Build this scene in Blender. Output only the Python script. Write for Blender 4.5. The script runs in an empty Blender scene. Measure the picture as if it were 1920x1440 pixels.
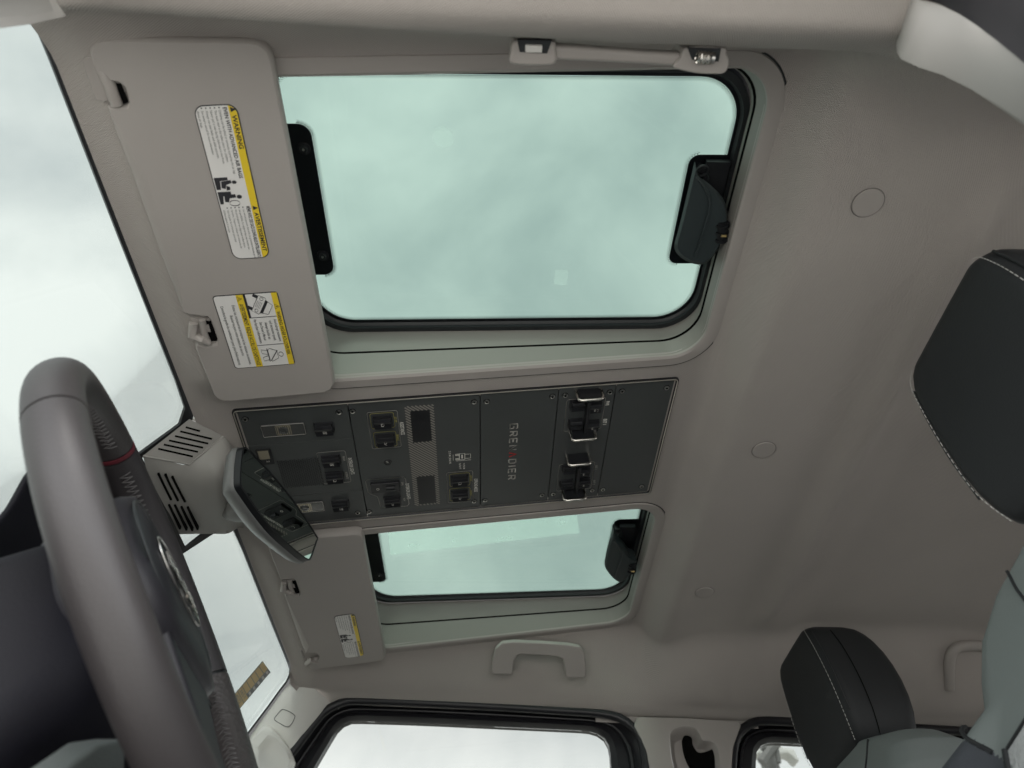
import bpy, bmesh, math, random
from mathutils import Vector, Matrix, geometry
random.seed(4)
sc = bpy.context.scene
C = sc.collection
R = math.radians
V = Vector

# ------------------------------------------------------------------ camera
F_PX = 1331.0                                    # focal length in pixels of the 1920 x 1440 photograph
def nrm(v): return V(v).normalized()
car_right = nrm((905 - 960, -(2170 - 720), -F_PX))
bx_, by_ = 1.0, -0.02
car_back = nrm((bx_, by_, -(bx_ * car_right[0] + by_ * car_right[1]) / car_right[2]))
car_up = car_back.cross(car_right).normalized()
M3 = Matrix((-car_back, -car_right, car_up))     # camera space -> car space (x forward, y left, z up)
cam = bpy.data.cameras.new('camera'); camo = bpy.data.objects.new('camera', cam); C.objects.link(camo)
camo.matrix_world = M3.to_4x4()
cam.sensor_width = 36.0; cam.lens = F_PX / 1920 * 36.0
cam.clip_start = 0.02; cam.clip_end = 2000
cam.dof.use_dof = True; cam.dof.focus_distance = 0.95; cam.dof.aperture_fstop = 7.0
sc.camera = camo

# ------------------------------------------------------------------ daylight (overcast)
w = bpy.data.worlds.new('World'); sc.world = w; w.use_nodes = True
nt = w.node_tree; nt.nodes.clear()
def N(t, **k):
    n = nt.nodes.new(t)
    for a, b in k.items(): setattr(n, a, b)
    return n
sky = N('ShaderNodeTexSky', sky_type='NISHITA', sun_disc=False, sun_elevation=R(52), sun_rotation=R(75))
tc = N('ShaderNodeTexCoord'); no = N('ShaderNodeTexNoise'); no.inputs['Scale'].default_value = 3.2
no.inputs['Detail'].default_value = 6; no.inputs['Roughness'].default_value = .52; no.inputs['Distortion'].default_value = .25
cr = N('ShaderNodeValToRGB')
cr.color_ramp.elements[0].position = .34; cr.color_ramp.elements[0].color = (.62, .65, .67, 1)
cr.color_ramp.elements[1].position = .66; cr.color_ramp.elements[1].color = (1, 1, 1, 1)
SKY_L = 13.0
ml = N('ShaderNodeVectorMath', operation='SCALE'); ml.inputs['Scale'].default_value = SKY_L
mx = N('ShaderNodeMix', data_type='RGBA'); mx.inputs['Factor'].default_value = .93
bg = N('ShaderNodeBackground'); bg.inputs['Strength'].default_value = .1
out = N('ShaderNodeOutputWorld')
L = nt.links.new
L(tc.outputs['Generated'], no.inputs['Vector']); L(no.outputs['Fac'], cr.inputs['Fac'])
sx = N('ShaderNodeSeparateXYZ'); L(tc.outputs['Generated'], sx.inputs[0])
hz_n = N('ShaderNodeMapRange'); hz_n.inputs['From Min'].default_value = 0; hz_n.inputs['From Max'].default_value = .42
hz_n.inputs['To Min'].default_value = 2.1; hz_n.inputs['To Max'].default_value = 1.0        # added glow: unseen low sky brightened to light the cabin
hm = N('ShaderNodeVectorMath', operation='SCALE'); L(sx.outputs['Z'], hz_n.inputs['Value']); L(hz_n.outputs['Result'], hm.inputs['Scale'])
L(cr.outputs['Color'], hm.inputs[0]); L(hm.outputs['Vector'], ml.inputs[0]); L(sky.outputs['Color'], mx.inputs['A']); L(ml.outputs['Vector'], mx.inputs['B'])
L(mx.outputs['Result'], bg.inputs['Color']); L(bg.outputs['Background'], out.inputs['Surface'])
sun = bpy.data.lights.new('sun', 'SUN'); sun.energy = 1.5; sun.angle = R(14); sun.color = (1, .97, .92)
so = bpy.data.objects.new('sun', sun); C.objects.link(so)
so.rotation_euler = V((-.18, -.6, -.8)).to_track_quat('-Z', 'Y').to_euler()
sc.view_settings.view_transform = 'Standard'; sc.view_settings.look = 'None'
sc.view_settings.gamma = 1; sc.view_settings.exposure = 1.32; sc.view_settings.use_curve_mapping = False
sc.render.engine = 'CYCLES'; sc.cycles.use_denoising = True
sc.cycles.max_bounces = 14; sc.cycles.diffuse_bounces = 8; sc.cycles.transparent_max_bounces = 24
sc.cycles.sample_clamp_indirect = 6

# ------------------------------------------------------------------ rays of the photograph onto real planes
def ray(px, py): return M3 @ nrm((px - 960, 720 - py, -F_PX))
def onp(px, py, P, Nn):
    r = ray(px, py); return r * (V(P).dot(Nn) / r.dot(Nn))
TA = R(7.7); TN = V((math.sin(TA), 0, math.cos(TA)))      # sloping plane of the front headliner
def on_roof(px, py, d=0): return onp(px, py, V((0, 0, .7)) - TN * d, TN)
GA = R(3); GN = V((math.sin(GA), 0, math.cos(GA))); GP = V((.025, 0, .777))   # roof glass plane
def on_glass(px, py, d=0): return onp(px, py, GP - GN * d, GN)
def on_y(px, py, y): return onp(px, py, (0, y, 0), V((0, 1, 0)))
def on_x(px, py, x): return onp(px, py, (x, 0, 0), V((1, 0, 0)))
def on_z(px, py, z): return onp(px, py, (0, 0, z), V((0, 0, 1)))
WA = R(52); WN = V((math.sin(WA), 0, math.cos(WA))); WP = V((.392, 0, .650))  # windshield plane
def on_ws(px, py, d=0): return onp(px, py, WP - WN * d, WN)
YC = -.78                                                   # centre line of the car
def zT(x, d=0): return (.7 * TN.z - d - TN.x * x) / TN.z
def zG(x, d=0): return (GP.dot(GN) - d - GN.x * x) / GN.z

# ------------------------------------------------------------------ materials
def mat(name, col, rough=.6, metal=0, spec=.5, bump=None, var=0, coat=0, sheen=0, emit=None):
    m = bpy.data.materials.new(name); m.use_nodes = True
    t = m.node_tree; b = t.nodes['Principled BSDF']
    b.inputs['Base Color'].default_value = (*col, 1); b.inputs['Roughness'].default_value = rough
    b.inputs['Metallic'].default_value = metal; b.inputs['Specular IOR Level'].default_value = spec
    b.inputs['Coat Weight'].default_value = coat; b.inputs['Sheen Weight'].default_value = sheen
    tcn = t.nodes.new('ShaderNodeTexCoord')
    if var:
        n = t.nodes.new('ShaderNodeTexNoise'); n.inputs['Scale'].default_value = 9; n.inputs['Detail'].default_value = 8
        t.links.new(tcn.outputs['Object'], n.inputs['Vector'])
        r = t.nodes.new('ShaderNodeValToRGB')
        r.color_ramp.elements[0].position = .3; r.color_ramp.elements[1].position = .7
        r.color_ramp.elements[0].color = (*[c * (1 - var) for c in col], 1)
        r.color_ramp.elements[1].color = (*[min(1, c * (1 + var)) for c in col], 1)
        t.links.new(n.outputs['Fac'], r.inputs['Fac']); t.links.new(r.outputs['Color'], b.inputs['Base Color'])
        mr = t.nodes.new('ShaderNodeMapRange'); mr.inputs['To Min'].default_value = max(0, rough - .07); mr.inputs['To Max'].default_value = min(1, rough + .07)
        t.links.new(n.outputs['Fac'], mr.inputs['Value']); t.links.new(mr.outputs['Result'], b.inputs['Roughness'])
    if bump:
        kind, scale, dist = bump
        if kind == 'knit':
            h = None
            for rot in (R(32), R(-58)):
                mp = t.nodes.new('ShaderNodeMapping'); mp.inputs['Rotation'].default_value = (0, 0, rot)
                wv = t.nodes.new('ShaderNodeTexWave'); wv.inputs['Scale'].default_value = scale; wv.inputs['Distortion'].default_value = .12
                wv.inputs['Detail'].default_value = 1; wv.inputs['Detail Scale'].default_value = 2
                t.links.new(tcn.outputs['Object'], mp.inputs['Vector']); t.links.new(mp.outputs['Vector'], wv.inputs['Vector'])
                if h is None: h = wv.outputs['Fac']
                else:
                    a = t.nodes.new('ShaderNodeMath'); a.operation = 'ADD'
                    t.links.new(h, a.inputs[0]); t.links.new(wv.outputs['Fac'], a.inputs[1]); h = a.outputs[0]
        elif kind == 'cell':
            vo = t.nodes.new('ShaderNodeTexVoronoi'); vo.inputs['Scale'].default_value = scale
            t.links.new(tcn.outputs['Object'], vo.inputs['Vector']); h = vo.outputs['Distance']
        else:
            n2 = t.nodes.new('ShaderNodeTexNoise'); n2.inputs['Scale'].default_value = scale; n2.inputs['Detail'].default_value = 3
            t.links.new(tcn.outputs['Object'], n2.inputs['Vector']); h = n2.outputs['Fac']
        bp = t.nodes.new('ShaderNodeBump'); bp.inputs['Distance'].default_value = dist; bp.inputs['Strength'].default_value = 1
        t.links.new(h, bp.inputs['Height']); t.links.new(bp.outputs['Normal'], b.inputs['Normal'])
    if emit: pass
    return m
def glass_mat(name, tint, refl=.05):
    m = bpy.data.materials.new(name); m.use_nodes = True; t = m.node_tree; t.nodes.clear()
    tr = t.nodes.new('ShaderNodeBsdfTransparent'); tr.inputs['Color'].default_value = (*tint, 1)
    gl = t.nodes.new('ShaderNodeBsdfGlossy'); gl.inputs['Roughness'].default_value = .02
    lw = t.nodes.new('ShaderNodeLayerWeight'); lw.inputs['Blend'].default_value = .35
    mm = t.nodes.new('ShaderNodeMath'); mm.operation = 'MULTIPLY'; mm.inputs[1].default_value = .35 * refl / .05
    ms = t.nodes.new('ShaderNodeMixShader'); o = t.nodes.new('ShaderNodeOutputMaterial')
    t.links.new(lw.outputs['Fresnel'], mm.inputs[0]); t.links.new(mm.outputs[0], ms.inputs[0])
    t.links.new(tr.outputs[0], ms.inputs[1]); t.links.new(gl.outputs[0], ms.inputs[2]); t.links.new(ms.outputs[0], o.inputs['Surface'])
    return m
def reflection_mat(name, tint, dens):
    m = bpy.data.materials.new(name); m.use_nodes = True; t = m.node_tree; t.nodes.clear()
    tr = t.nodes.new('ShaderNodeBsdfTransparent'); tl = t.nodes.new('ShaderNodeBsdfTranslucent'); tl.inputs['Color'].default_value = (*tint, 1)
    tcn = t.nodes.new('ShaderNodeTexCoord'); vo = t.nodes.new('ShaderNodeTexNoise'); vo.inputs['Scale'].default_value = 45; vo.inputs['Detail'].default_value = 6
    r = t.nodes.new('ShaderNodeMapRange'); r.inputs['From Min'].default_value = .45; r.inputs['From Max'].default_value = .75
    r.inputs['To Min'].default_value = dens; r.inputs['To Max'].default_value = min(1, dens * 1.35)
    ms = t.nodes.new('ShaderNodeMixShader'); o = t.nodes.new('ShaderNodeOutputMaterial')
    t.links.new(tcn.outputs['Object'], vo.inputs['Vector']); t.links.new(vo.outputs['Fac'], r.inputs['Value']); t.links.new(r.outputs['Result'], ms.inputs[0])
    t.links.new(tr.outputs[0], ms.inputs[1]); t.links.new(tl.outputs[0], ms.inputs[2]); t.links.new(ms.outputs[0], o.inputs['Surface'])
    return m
MT = dict(
    knit=mat('headliner_knit', (.395, .365, .34), .9, spec=.15, bump=('knit', 200, .0003), var=.03, sheen=.1),
    trim=mat('beige_plastic', (.35, .325, .305), .5, spec=.35, bump=('noise', 900, .00006), var=.02),
    visor=mat('visor_vinyl', (.37, .345, .325), .6, spec=.3, bump=('noise', 700, .00008), var=.02),
    funnel=mat('grey_plastic', (.245, .235, .215), .5, spec=.35, bump=('noise', 900, .00005), var=.02),
    pale_dim=mat('pillar_plastic_dimmed', (.27, .262, .247), .5, spec=.3, bump=('noise', 900, .00004), var=.02), pale=mat('pale_plastic_lit', (.60, .59, .56), .45, spec=.4, bump=('noise', 900, .00004), var=.02),  # one pillar plastic twice: driver side dimmed, passenger side brightened, light painted in
    housing=mat('housing_plastic', (.30, .293, .275), .5, spec=.4, bump=('noise', 900, .00005), var=.02),
    plate=mat('anthracite_plate', (.055, .060, .060), .40, spec=.5, bump=('noise', 1500, .00003), var=.06),
    key=mat('black_switch', (.014, .0145, .017), .33, spec=.5),
    black=mat('black_plastic', (.010, .011, .013), .45, spec=.4),
    hole=mat('dark_notch_shade', (.004, .004, .004), .9, spec=.05),
    frit=mat('black_frit', (.004, .005, .007), .35, spec=.3),
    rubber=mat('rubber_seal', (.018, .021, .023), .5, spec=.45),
    doorblk=mat('door_black', (.014, .014, .017), .4, spec=.45, var=.05),
    latch=mat('latch_plastic', (.030, .040, .042), .42, spec=.45, bump=('noise', 1200, .00005), var=.04),
    ink=mat('pale_ink', (.80, .78, .72), .6), ink2=mat('dim_ink', (.42, .40, .37), .6), inky=mat('yellow_ink', (.42, .37, .10), .6),
    inkr=mat('red_ink', (.55, .02, .02), .5), hatch=mat('hatch_ink', (.25, .235, .21), .6),
    steel=mat('screw_steel', (.55, .54, .52), .28, metal=1), chrome=mat('satin_chrome', (.75, .72, .67), .16, metal=1),
    label=mat('label_white', (.74, .73, .71), .45), yellow=mat('label_yellow', (.76, .56, .035), .45), text=mat('label_text', (.03, .03, .035), .5),
    leather=mat('rim_leather', (.036, .032, .033), .48, spec=.5, bump=('noise', 500, .0002), var=.05),
    leathd=mat('smooth_leather', (.032, .029, .031), .5, spec=.4, bump=('noise', 500, .0002)), leather2=mat('perforated_leather', (.05, .044, .044), .5, spec=.45, bump=('cell', 260, .0006)),
    red=mat('red_stitch_band', (.09, .013, .02), .5), edge=mat('edge_line', (.50, .47, .42), .3, metal=.3), hub=mat('hub_plastic', (.016, .015, .019), .5, spec=.35, bump=('noise', 800, .00008)),
    shroud=mat('shroud_plastic', (.006, .0058, .009), .6, spec=.15, bump=('noise', 500, .0002)),
    seatd=mat('seat_charcoal', (.017, .0185, .020), .6, spec=.3, bump=('noise', 600, .0002), var=.05),
    seatm=mat('seat_dark_grey', (.045, .049, .057), .6, spec=.3, bump=('noise', 600, .0002), var=.05),
    seatl=mat('seat_grey_lit', (.15, .17, .165), .6, spec=.3, bump=('noise', 600, .0002), var=.04),  # grey shoulder fabric, made paler with the light falling on it
    woven=mat('seat_woven', (.33, .34, .34), .8, bump=('cell', 260, .0012), var=.12), thread=mat('pale_thread', (.45, .44, .42), .7), thread2=mat('grey_thread', (.09, .085, .085), .7),
    mirror=mat('mirror_silver', (.72, .78, .74), .02, metal=1), stalkm=mat('stalk_plastic', (.10, .095, .09), .5), mcase=mat('mirror_case', (.155, .16, .158), .4, spec=.45, var=.02),
    lens=mat('lamp_lens', (.07, .072, .07), .12, spec=.8, coat=.4), lensi=mat('lamp_reflector', (.55, .50, .38), .25, metal=.6),
    carpet=mat('carpet', (.05, .05, .05), .95, bump=('noise', 300, .002)), concrete=mat('concrete', (.58, .565, .53), .9, bump=('noise', 8, .01), var=.12),
    gold=mat('sticker_gold', (.75, .60, .33), .6), sgrey=mat('sticker_grey', (.28, .29, .30), .6),
    wsglass=glass_mat('windshield_glass', (.54, .562, .545)), sglass=glass_mat('side_glass', (.50, .508, .495)),
    rglass=glass_mat('green_roof_glass', (.432, .500, .466), .03),
    film=reflection_mat('painted_reflection', (.85, .95, .9), .22), reflection2=reflection_mat('faint_painted_reflection', (.9, .95, .92), .12),  # pale translucency painted in place of reflections on the roof glass
    brass=mat('brass_pin', (.6, .45, .2), .3, metal=1), white=mat('white_paint', (.7, .72, .7), .4),
    knee=mat('grey_green_pad', (.075, .086, .083), .8, bump=('noise', 700, .0005)),
)

# ------------------------------------------------------------------ building helpers
class MB:
    def __init__(s): s.v = []; s.f = []; s.m = []; s.mats = []
    def mi(s, m):
        m = MT[m] if isinstance(m, str) else m
        if m not in s.mats: s.mats.append(m)
        return s.mats.index(m)
    def add(s, vs, fs, m):
        o = len(s.v); k = s.mi(m); s.v += [tuple(v) for v in vs]
        for f in fs: s.f.append([o + i for i in f]); s.m.append(k)
        return s
    def prism(s, pts, off, m):
        """closed outline pts extruded by the vector off"""
        n = len(pts); off = V(off); a = [V(p) for p in pts]; b = [p + off for p in a]
        fs = [list(range(n))[::-1], list(range(n, 2 * n))] + [[i, (i + 1) % n, n + (i + 1) % n, n + i] for i in range(n)]
        return s.add(a + b, fs, m)
    def box(s, c, ax, m):
        """centre c, three half-axis vectors"""
        c = V(c); X, Y, Z = [V(a) for a in ax]
        vs = [c + X * i + Y * j + Z * k for i in (-1, 1) for j in (-1, 1) for k in (-1, 1)]
        return s.add(vs, [(0, 1, 3, 2), (4, 6, 7, 5), (0, 4, 5, 1), (2, 3, 7, 6), (0, 2, 6, 4), (1, 5, 7, 3)], m)
    def loft(s, rings, m, closed=True, cap0=False, cap1=False, ms=None):
        n = len(rings[0]); vs = [p for r in rings for p in r]; o = len(s.v)
        s.v += [tuple(v) for v in vs]
        for i in range(len(rings) - 1):
            for j in range(n if closed else n - 1):
                mm = m if ms is None else ms(i, j)
                s.f.append([o + i * n + j, o + i * n + (j + 1) % n, o + (i + 1) * n + (j + 1) % n, o + (i + 1) * n + j]); s.m.append(s.mi(mm))
        if cap0: s.f.append([o + j for j in range(n)][::-1]); s.m.append(s.mi(m))
        if cap1: s.f.append([o + (len(rings) - 1) * n + j for j in range(n)]); s.m.append(s.mi(m))
        return s
    def tube(s, pts, r, m, k=8, closed=False, flat=None):
        pts = [V(p) for p in pts]; n = len(pts); rings = []; up = None
        for i, p in enumerate(pts):
            a = pts[(i - 1) % n] if (closed or i) else p; b = pts[(i + 1) % n] if (closed or i < n - 1) else p
            t = (b - a).normalized()
            if up is None: up = t.orthogonal().normalized()
            up = (up - t * up.dot(t)).normalized(); q = t.cross(up)
            rr = r[i] if isinstance(r, (list, tuple)) else r
            rings.append([p + (up * math.cos(2 * math.pi * j / k) + q * math.sin(2 * math.pi * j / k)) * rr for j in range(k)])
        if closed: rings.append(rings[0])
        return s.loft(rings, m, cap0=not closed, cap1=not closed)
    def build(s, name, parent=None, bevel=0, seg=3, smooth=38, sub=0):
        me = bpy.data.meshes.new(name); bm = bmesh.new()
        vs = [bm.verts.new(v) for v in s.v]
        for f, k in zip(s.f, s.m):
            try: q = bm.faces.new([vs[i] for i in f])
            except ValueError: continue
            q.material_index = k; q.smooth = True
        bmesh.ops.remove_doubles(bm, verts=bm.verts, dist=1e-6)
        bmesh.ops.recalc_face_normals(bm, faces=bm.faces)
        if not bevel:
            for e in bm.edges:
                if any(len(f.verts) > 20 for f in e.link_faces): e.smooth = False
                if len(e.link_faces) == 2 and e.calc_face_angle(0) > R(smooth): e.smooth = False
        bm.to_mesh(me); bm.free()
        for m in s.mats: me.materials.append(m)
        o = bpy.data.objects.new(name, me); C.objects.link(o); o.parent = parent
        if bevel:
            b = o.modifiers.new('bevel', 'BEVEL'); b.width = bevel; b.segments = seg; b.limit_method = 'ANGLE'; b.angle_limit = R(35)
            b.harden_normals = False
            wn = o.modifiers.new('wn', 'WEIGHTED_NORMAL'); wn.keep_sharp = False
        if sub:
            sb = o.modifiers.new('sub', 'SUBSURF'); sb.levels = sub; sb.render_levels = sub
        return o
def tag(o, label, cat=None, group=None, kind=None):
    kind = kind or 'thing'
    o['label'] = label
    if cat: o['category'] = cat
    if group: o['group'] = group
    if kind: o['kind'] = kind
    return o
def thing(name, loc, label, cat, group=None):
    kind = 'thing'
    o = bpy.data.objects.new(name, None); C.objects.link(o); o.empty_display_size = .02
    o['_loc'] = 0; del o['_loc']
    return tag(o, label, cat, group, kind)
def smooth_closed(pts, n=4, closed=True):
    """Catmull-Rom through the points"""
    P = [V(p) for p in pts]; m = len(P); o = []
    for i in range(m if closed else m - 1):
        g = lambda k: P[k % m] if closed else P[min(max(k, 0), m - 1)]
        a, b, c, d = g(i - 1), g(i), g(i + 1), g(i + 2)
        for j in range(n):
            t = j / n
            o.append(.5 * ((2 * b) + (c - a) * t + (2 * a - 5 * b + 4 * c - d) * t * t + (3 * b - a - 3 * c + d) * t ** 3))
    if not closed: o.append(P[-1])
    return o
def rrect(x0, x1, y0, y1, r, n=8):
    """rounded rectangle, counter-clockwise, as (x, y) pairs; r may be four radii"""
    rs = r if isinstance(r, (list, tuple)) else [r] * 4
    o = []
    for (cx, cy, a0), q in zip(((x1, y1, 0), (x0, y1, 90), (x0, y0, 180), (x1, y0, 270)), rs):
        ox = cx - q if cx == x1 else cx + q; oy = cy - q if cy == y1 else cy + q
        for i in range(n + 1):
            a = R(a0 + 90 * i / n); o.append((ox + q * math.cos(a), oy + q * math.sin(a)))
    return o
class Frame:
    """flat drawing frame: a = reading direction, b = letter-up, h = towards the viewer"""
    def __init__(s, O, A, B): s.O = V(O); s.A = nrm(A); s.B = nrm(B); s.N = s.A.cross(s.B).normalized()
    def p(s, a, b, h=0): return s.O + s.A * a + s.B * b + s.N * h
def text_faces(txt, bold=0.0, spacing=1.0):
    cu = bpy.data.curves.new('t', 'FONT'); cu.body = txt; cu.size = 1; cu.offset = bold; cu.space_character = spacing; cu.resolution_u = 3
    ob = bpy.data.objects.new('t', cu); C.objects.link(ob)
    dg = bpy.context.evaluated_depsgraph_get(); me = bpy.data.meshes.new_from_object(ob.evaluated_get(dg))
    vs = [tuple(v.co) for v in me.vertices]; fs = [list(p.vertices) for p in me.polygons]
    bpy.data.objects.remove(ob); bpy.data.curves.remove(cu); bpy.data.meshes.remove(me)
    return vs, fs
def put_text(mb, pf, txt, a0, a1, b0, b1, h, m, bold=.012):
    """text fitted to the rectangle a0..a1 x b0..b1 (b0 = baseline) of the mapping pf(a, b, h)"""
    vs, fs = text_faces(txt, bold)
    if not vs: return
    x0 = min(v[0] for v in vs); x1 = max(v[0] for v in vs); y1 = .70
    mb.add([pf(a0 + (v[0] - x0) / (x1 - x0) * (a1 - a0), b0 + v[1] / y1 * (b1 - b0), h) for v in vs], fs, m)
def flat(mb, pf, pts, h, m, t=.00025):
    """thin raised patch"""
    n = len(pts); a = [pf(x, y, h) for x, y in pts]; b = [pf(x, y, h + t) for x, y in pts]
    mb.add(a + b, [list(range(n, 2 * n))] + [[i, (i + 1) % n, n + (i + 1) % n, n + i] for i in range(n)], m)
def stroke(mb, pf, pts, wd, h, m, closed=False, t=.00025):
    """line of width wd along 2D points"""
    P = [V((x, y, 0)) for x, y in pts]; n = len(P); Lf, Rt = [], []
    for i in range(n):
        a = P[(i - 1) % n] if (closed or i) else P[i]; b = P[(i + 1) % n] if (closed or i < n - 1) else P[i]
        d = (b - a); d = d.normalized() if d.length else V((1, 0, 0)); q = V((-d.y, d.x, 0)) * wd / 2
        Lf.append(P[i] + q); Rt.append(P[i] - q)
    for i in range(n if closed else n - 1):
        j = (i + 1) % n
        flat(mb, pf, [(Lf[i].x, Lf[i].y), (Lf[j].x, Lf[j].y), (Rt[j].x, Rt[j].y), (Rt[i].x, Rt[i].y)], h, m, t)

# ================================================================== the setting
g = MB(); g.add([(-400, -400, -1.25), (400, -400, -1.25), (400, 400, -1.25), (-400, 400, -1.25)], [(0, 1, 2, 3)], 'concrete')
tag(g.build('ground'), 'pale concrete ground outside the vehicle', kind='structure')

def sstep(a, b, x):
    t = min(1, max(0, (x - a) / (b - a))); return t * t * (3 - 2 * t)
def z_mid(x, fade=1):
    z = zT(max(x, -.29))
    if x < -.29:
        z = zT(-.29) - .052 * sstep(.286, .338, -x)
        z -= .020 * math.exp(-((x + .512) / .020) ** 2) * fade
        z += .022 * sstep(.53, .62, -x)
    return z
def z_head(x, y):
    u = abs(y - YC); z = z_mid(x, 1 - sstep(.38, .50, u))
    if x > .25: z -= .017 * sstep(.27, .347, x) * (1 - sstep(.349, .394, x)) * sstep(.14, .20, u)
    zl = .618 + .03 * min(0, max(-1.5, x - .3))
    k = sstep(.552 - .06 * sstep(.30, .42, -x), .632, u); z = z * (1 - k) + zl * k
    if y > YC:
        ul = .616 - .045 * min(.62, max(0, .3 - x)); z -= .048 * sstep(ul - .012, ul + .007, u)
    else: z -= .012 * sstep(.618, .642, u)
    return z
WX0, WX1 = -.291, .262            # trim ring opening along x
def hole_rect(s, pad=0):          # s=+1 driver side (larger y)
    ya, yb = (-.629, -.221)
    if s < 0: ya, yb = 2 * YC - yb, 2 * YC - ya
    return rrect(WX0 - pad, WX1 + pad, ya - pad, yb + pad, [.03, .06, .06, .06] if s > 0 else [.06, .06, .06, .03], 8)
X0, X1, Y0, Y1 = -1.75, .392, YC - .645, YC + .70
verts, edges = [], []
def add_loop(l):
    o = len(verts); verts.extend([V((x, y)) for x, y in l]); n = len(l)
    edges.extend([(o + i, o + (i + 1) % n) for i in range(n)])
def densify(l, d):
    o = []
    for i, p in enumerate(l):
        q = l[(i + 1) % len(l)]; L_ = math.dist(p, q); k = max(1, int(L_ / d))
        o += [(p[0] + (q[0] - p[0]) * j / k, p[1] + (q[1] - p[1]) * j / k) for j in range(k)]
    return o
outer = [(X0, Y0), (.30, Y0), (.355, Y0 + .012), (.392, Y0 + .05), (.392, Y1 - .05), (.355, Y1 - .012), (.30, Y1), (X0, Y1)]
holes = [hole_rect(1, -.006), hole_rect(-1, -.006), rrect(-.243, .333, -.899, -.662, .006, 4)]
add_loop(densify(outer, .012))
for h_ in holes: add_loop(densify(h_, .012))
def inside(p, poly):
    c = False; x, y = p; n = len(poly)
    for i in range(n):
        a, b = poly[i], poly[(i + 1) % n]
        if (a[1] > y) != (b[1] > y) and x < (b[0] - a[0]) * (y - a[1]) / (b[1] - a[1]) + a[0]: c = not c
    return c
ys = []
y = Y0 + .004
while y < Y1:
    ys.append(y); y += .0045 if abs(y - YC) > .54 else .014
x = X0 + .005; xs = []
while x < X1 - .004:
    xs.append(x); x += (.03 if x < -.75 else .011)
def far(p, poly, d):
    for i in range(len(poly)):
        a, b = V(poly[i]), V(poly[(i + 1) % len(poly)]); ab = b - a; t = min(1, max(0, (V(p) - a).dot(ab) / ab.dot(ab)))
        if (a + ab * t - V(p)).length < d: return False
    return True
bb = [(min(q[0] for q in h) - .01, max(q[0] for q in h) + .01, min(q[1] for q in h) - .01, max(q[1] for q in h) + .01) for h in holes]
for x in xs:
    for y in ys:
        if not inside((x, y), outer): continue
        bad = False
        for h_, b_ in zip(holes, bb):
            if b_[0] < x < b_[1] and b_[2] < y < b_[3] and (inside((x, y), h_) or not far((x, y), h_, .004)): bad = True; break
        if not bad: verts.append(V((x, y)))
vo, eo, fo, _, _, _ = geometry.delaunay_2d_cdt(verts, edges, [], 0, 1e-6)
keep = []
for f in fo:
    cx = sum(vo[i].x for i in f) / len(f); cy = sum(vo[i].y for i in f) / len(f)
    if inside((cx, cy), outer) and not any(inside((cx, cy), h_) for h_ in holes): keep.append(list(f))
hl = MB()
sk = [(-.525 + .02 * k, Y0) for k in range(17)]
hl.loft([[V((x, y, z_head(x, y))) for x, y in sk], [V((x, y - .004, z_head(x, y) - .012)) for x, y in sk]], 'trim', closed=False)
sk = [(.30, Y0), (.355, Y0 + .012), (.392, Y0 + .05), (.3925, Y0 + .07)]
hl.loft([[V((x, y, z_head(x, y))) for x, y in sk], [V((x + .001, y - .004, z_head(x, y) - .008)) for x, y in sk]], 'knit', closed=False)
hl.add([(v.x, v.y, z_head(v.x, v.y)) for v in vo], keep, 'knit')
ho = hl.build('headliner', smooth=80)
tag(ho, 'beige knitted headliner covering the whole cabin ceiling', 'headliner', kind='structure')
fl = MB(); fl.box((-.5, YC, -.72), ((1.4, 0, 0), (0, .66, 0), (0, 0, .02)), 'carpet')
tag(fl.build('floor'), 'dark carpeted cabin floor', kind='structure')

# ------------------------------------------------------------------ windshield
ws = thing('windshield', WP, 'clear front windshield with a black edge, behind the steering wheel and mirror', 'windshield')
wdir = V((math.cos(WA), 0, -math.sin(WA)))
def wp(s, y, d=0): return WP + wdir * s + V((0, y, 0)) - WN * d
wc = [on_ws(*p) for p in [(545, 1240), (549, 1252), (548, 1264), (541, 1279), (528, 1296), (505, 1328), (464, 1382)]]
prof = [((q - WP).dot(wdir), q.y) for q in wc]
sl = (prof[-1][1] - prof[-2][1]) / (prof[-1][0] - prof[-2][0])
prof.append((.85, prof[-1][1] + sl * (.85 - prof[-1][0])))
right_ = prof; left_ = [(s, 2 * YC - y) for s, y in prof]
g = MB(); pts = [wp(s, y + .004, -.003) for s, y in [(-.003, -1.2)] + right_] + [wp(s, y - .004, -.003) for s, y in (left_[::-1] + [(-.003, -.36)])]
g.prism(pts, WN * .004, 'wsglass'); g.build('glass', ws)
# black edge band around the glass
def band(path, wdt, off, m, name, parent, thick=.004):
    b = MB(); n = len(path); inner = []
    for i in range(n):
        a = path[max(0, i - 1)]; c = path[min(n - 1, i + 1)]; d = V((c[0] - a[0], c[1] - a[1])).normalized(); q = V((-d.y, d.x))
        inner.append((path[i][0] + q.x * wdt[i], path[i][1] + q.y * wdt[i]))
    r0 = [wp(*p, off) for p in path]; r1 = [wp(*p, off) for p in inner]; r2 = [wp(*p, off - thick) for p in inner]; r3 = [wp(*p, off - thick) for p in path]
    b.loft([r0, r1, r2, r3, r0], m, closed=False); return b.build(name, parent)
full = left_[::-1] + [(-.0, -.40), (-.0, -.60), (.002, -.645), (.02, -.668), (.09, -.672), (.09, YC * 2 + .688), (.02, 2 * YC + .684), (.002, 2 * YC + .66), (0, -.96), (0, -1.16)] + right_
full = [(s - .006 if s < .01 and 0 else s, y) for s, y in full]
band(full, [.0062] * len(full), .0008, 'black', 'black_edge', ws)
band(full, [-.012] * len(full), .0008, 'black', 'outer_edge', ws)
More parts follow.
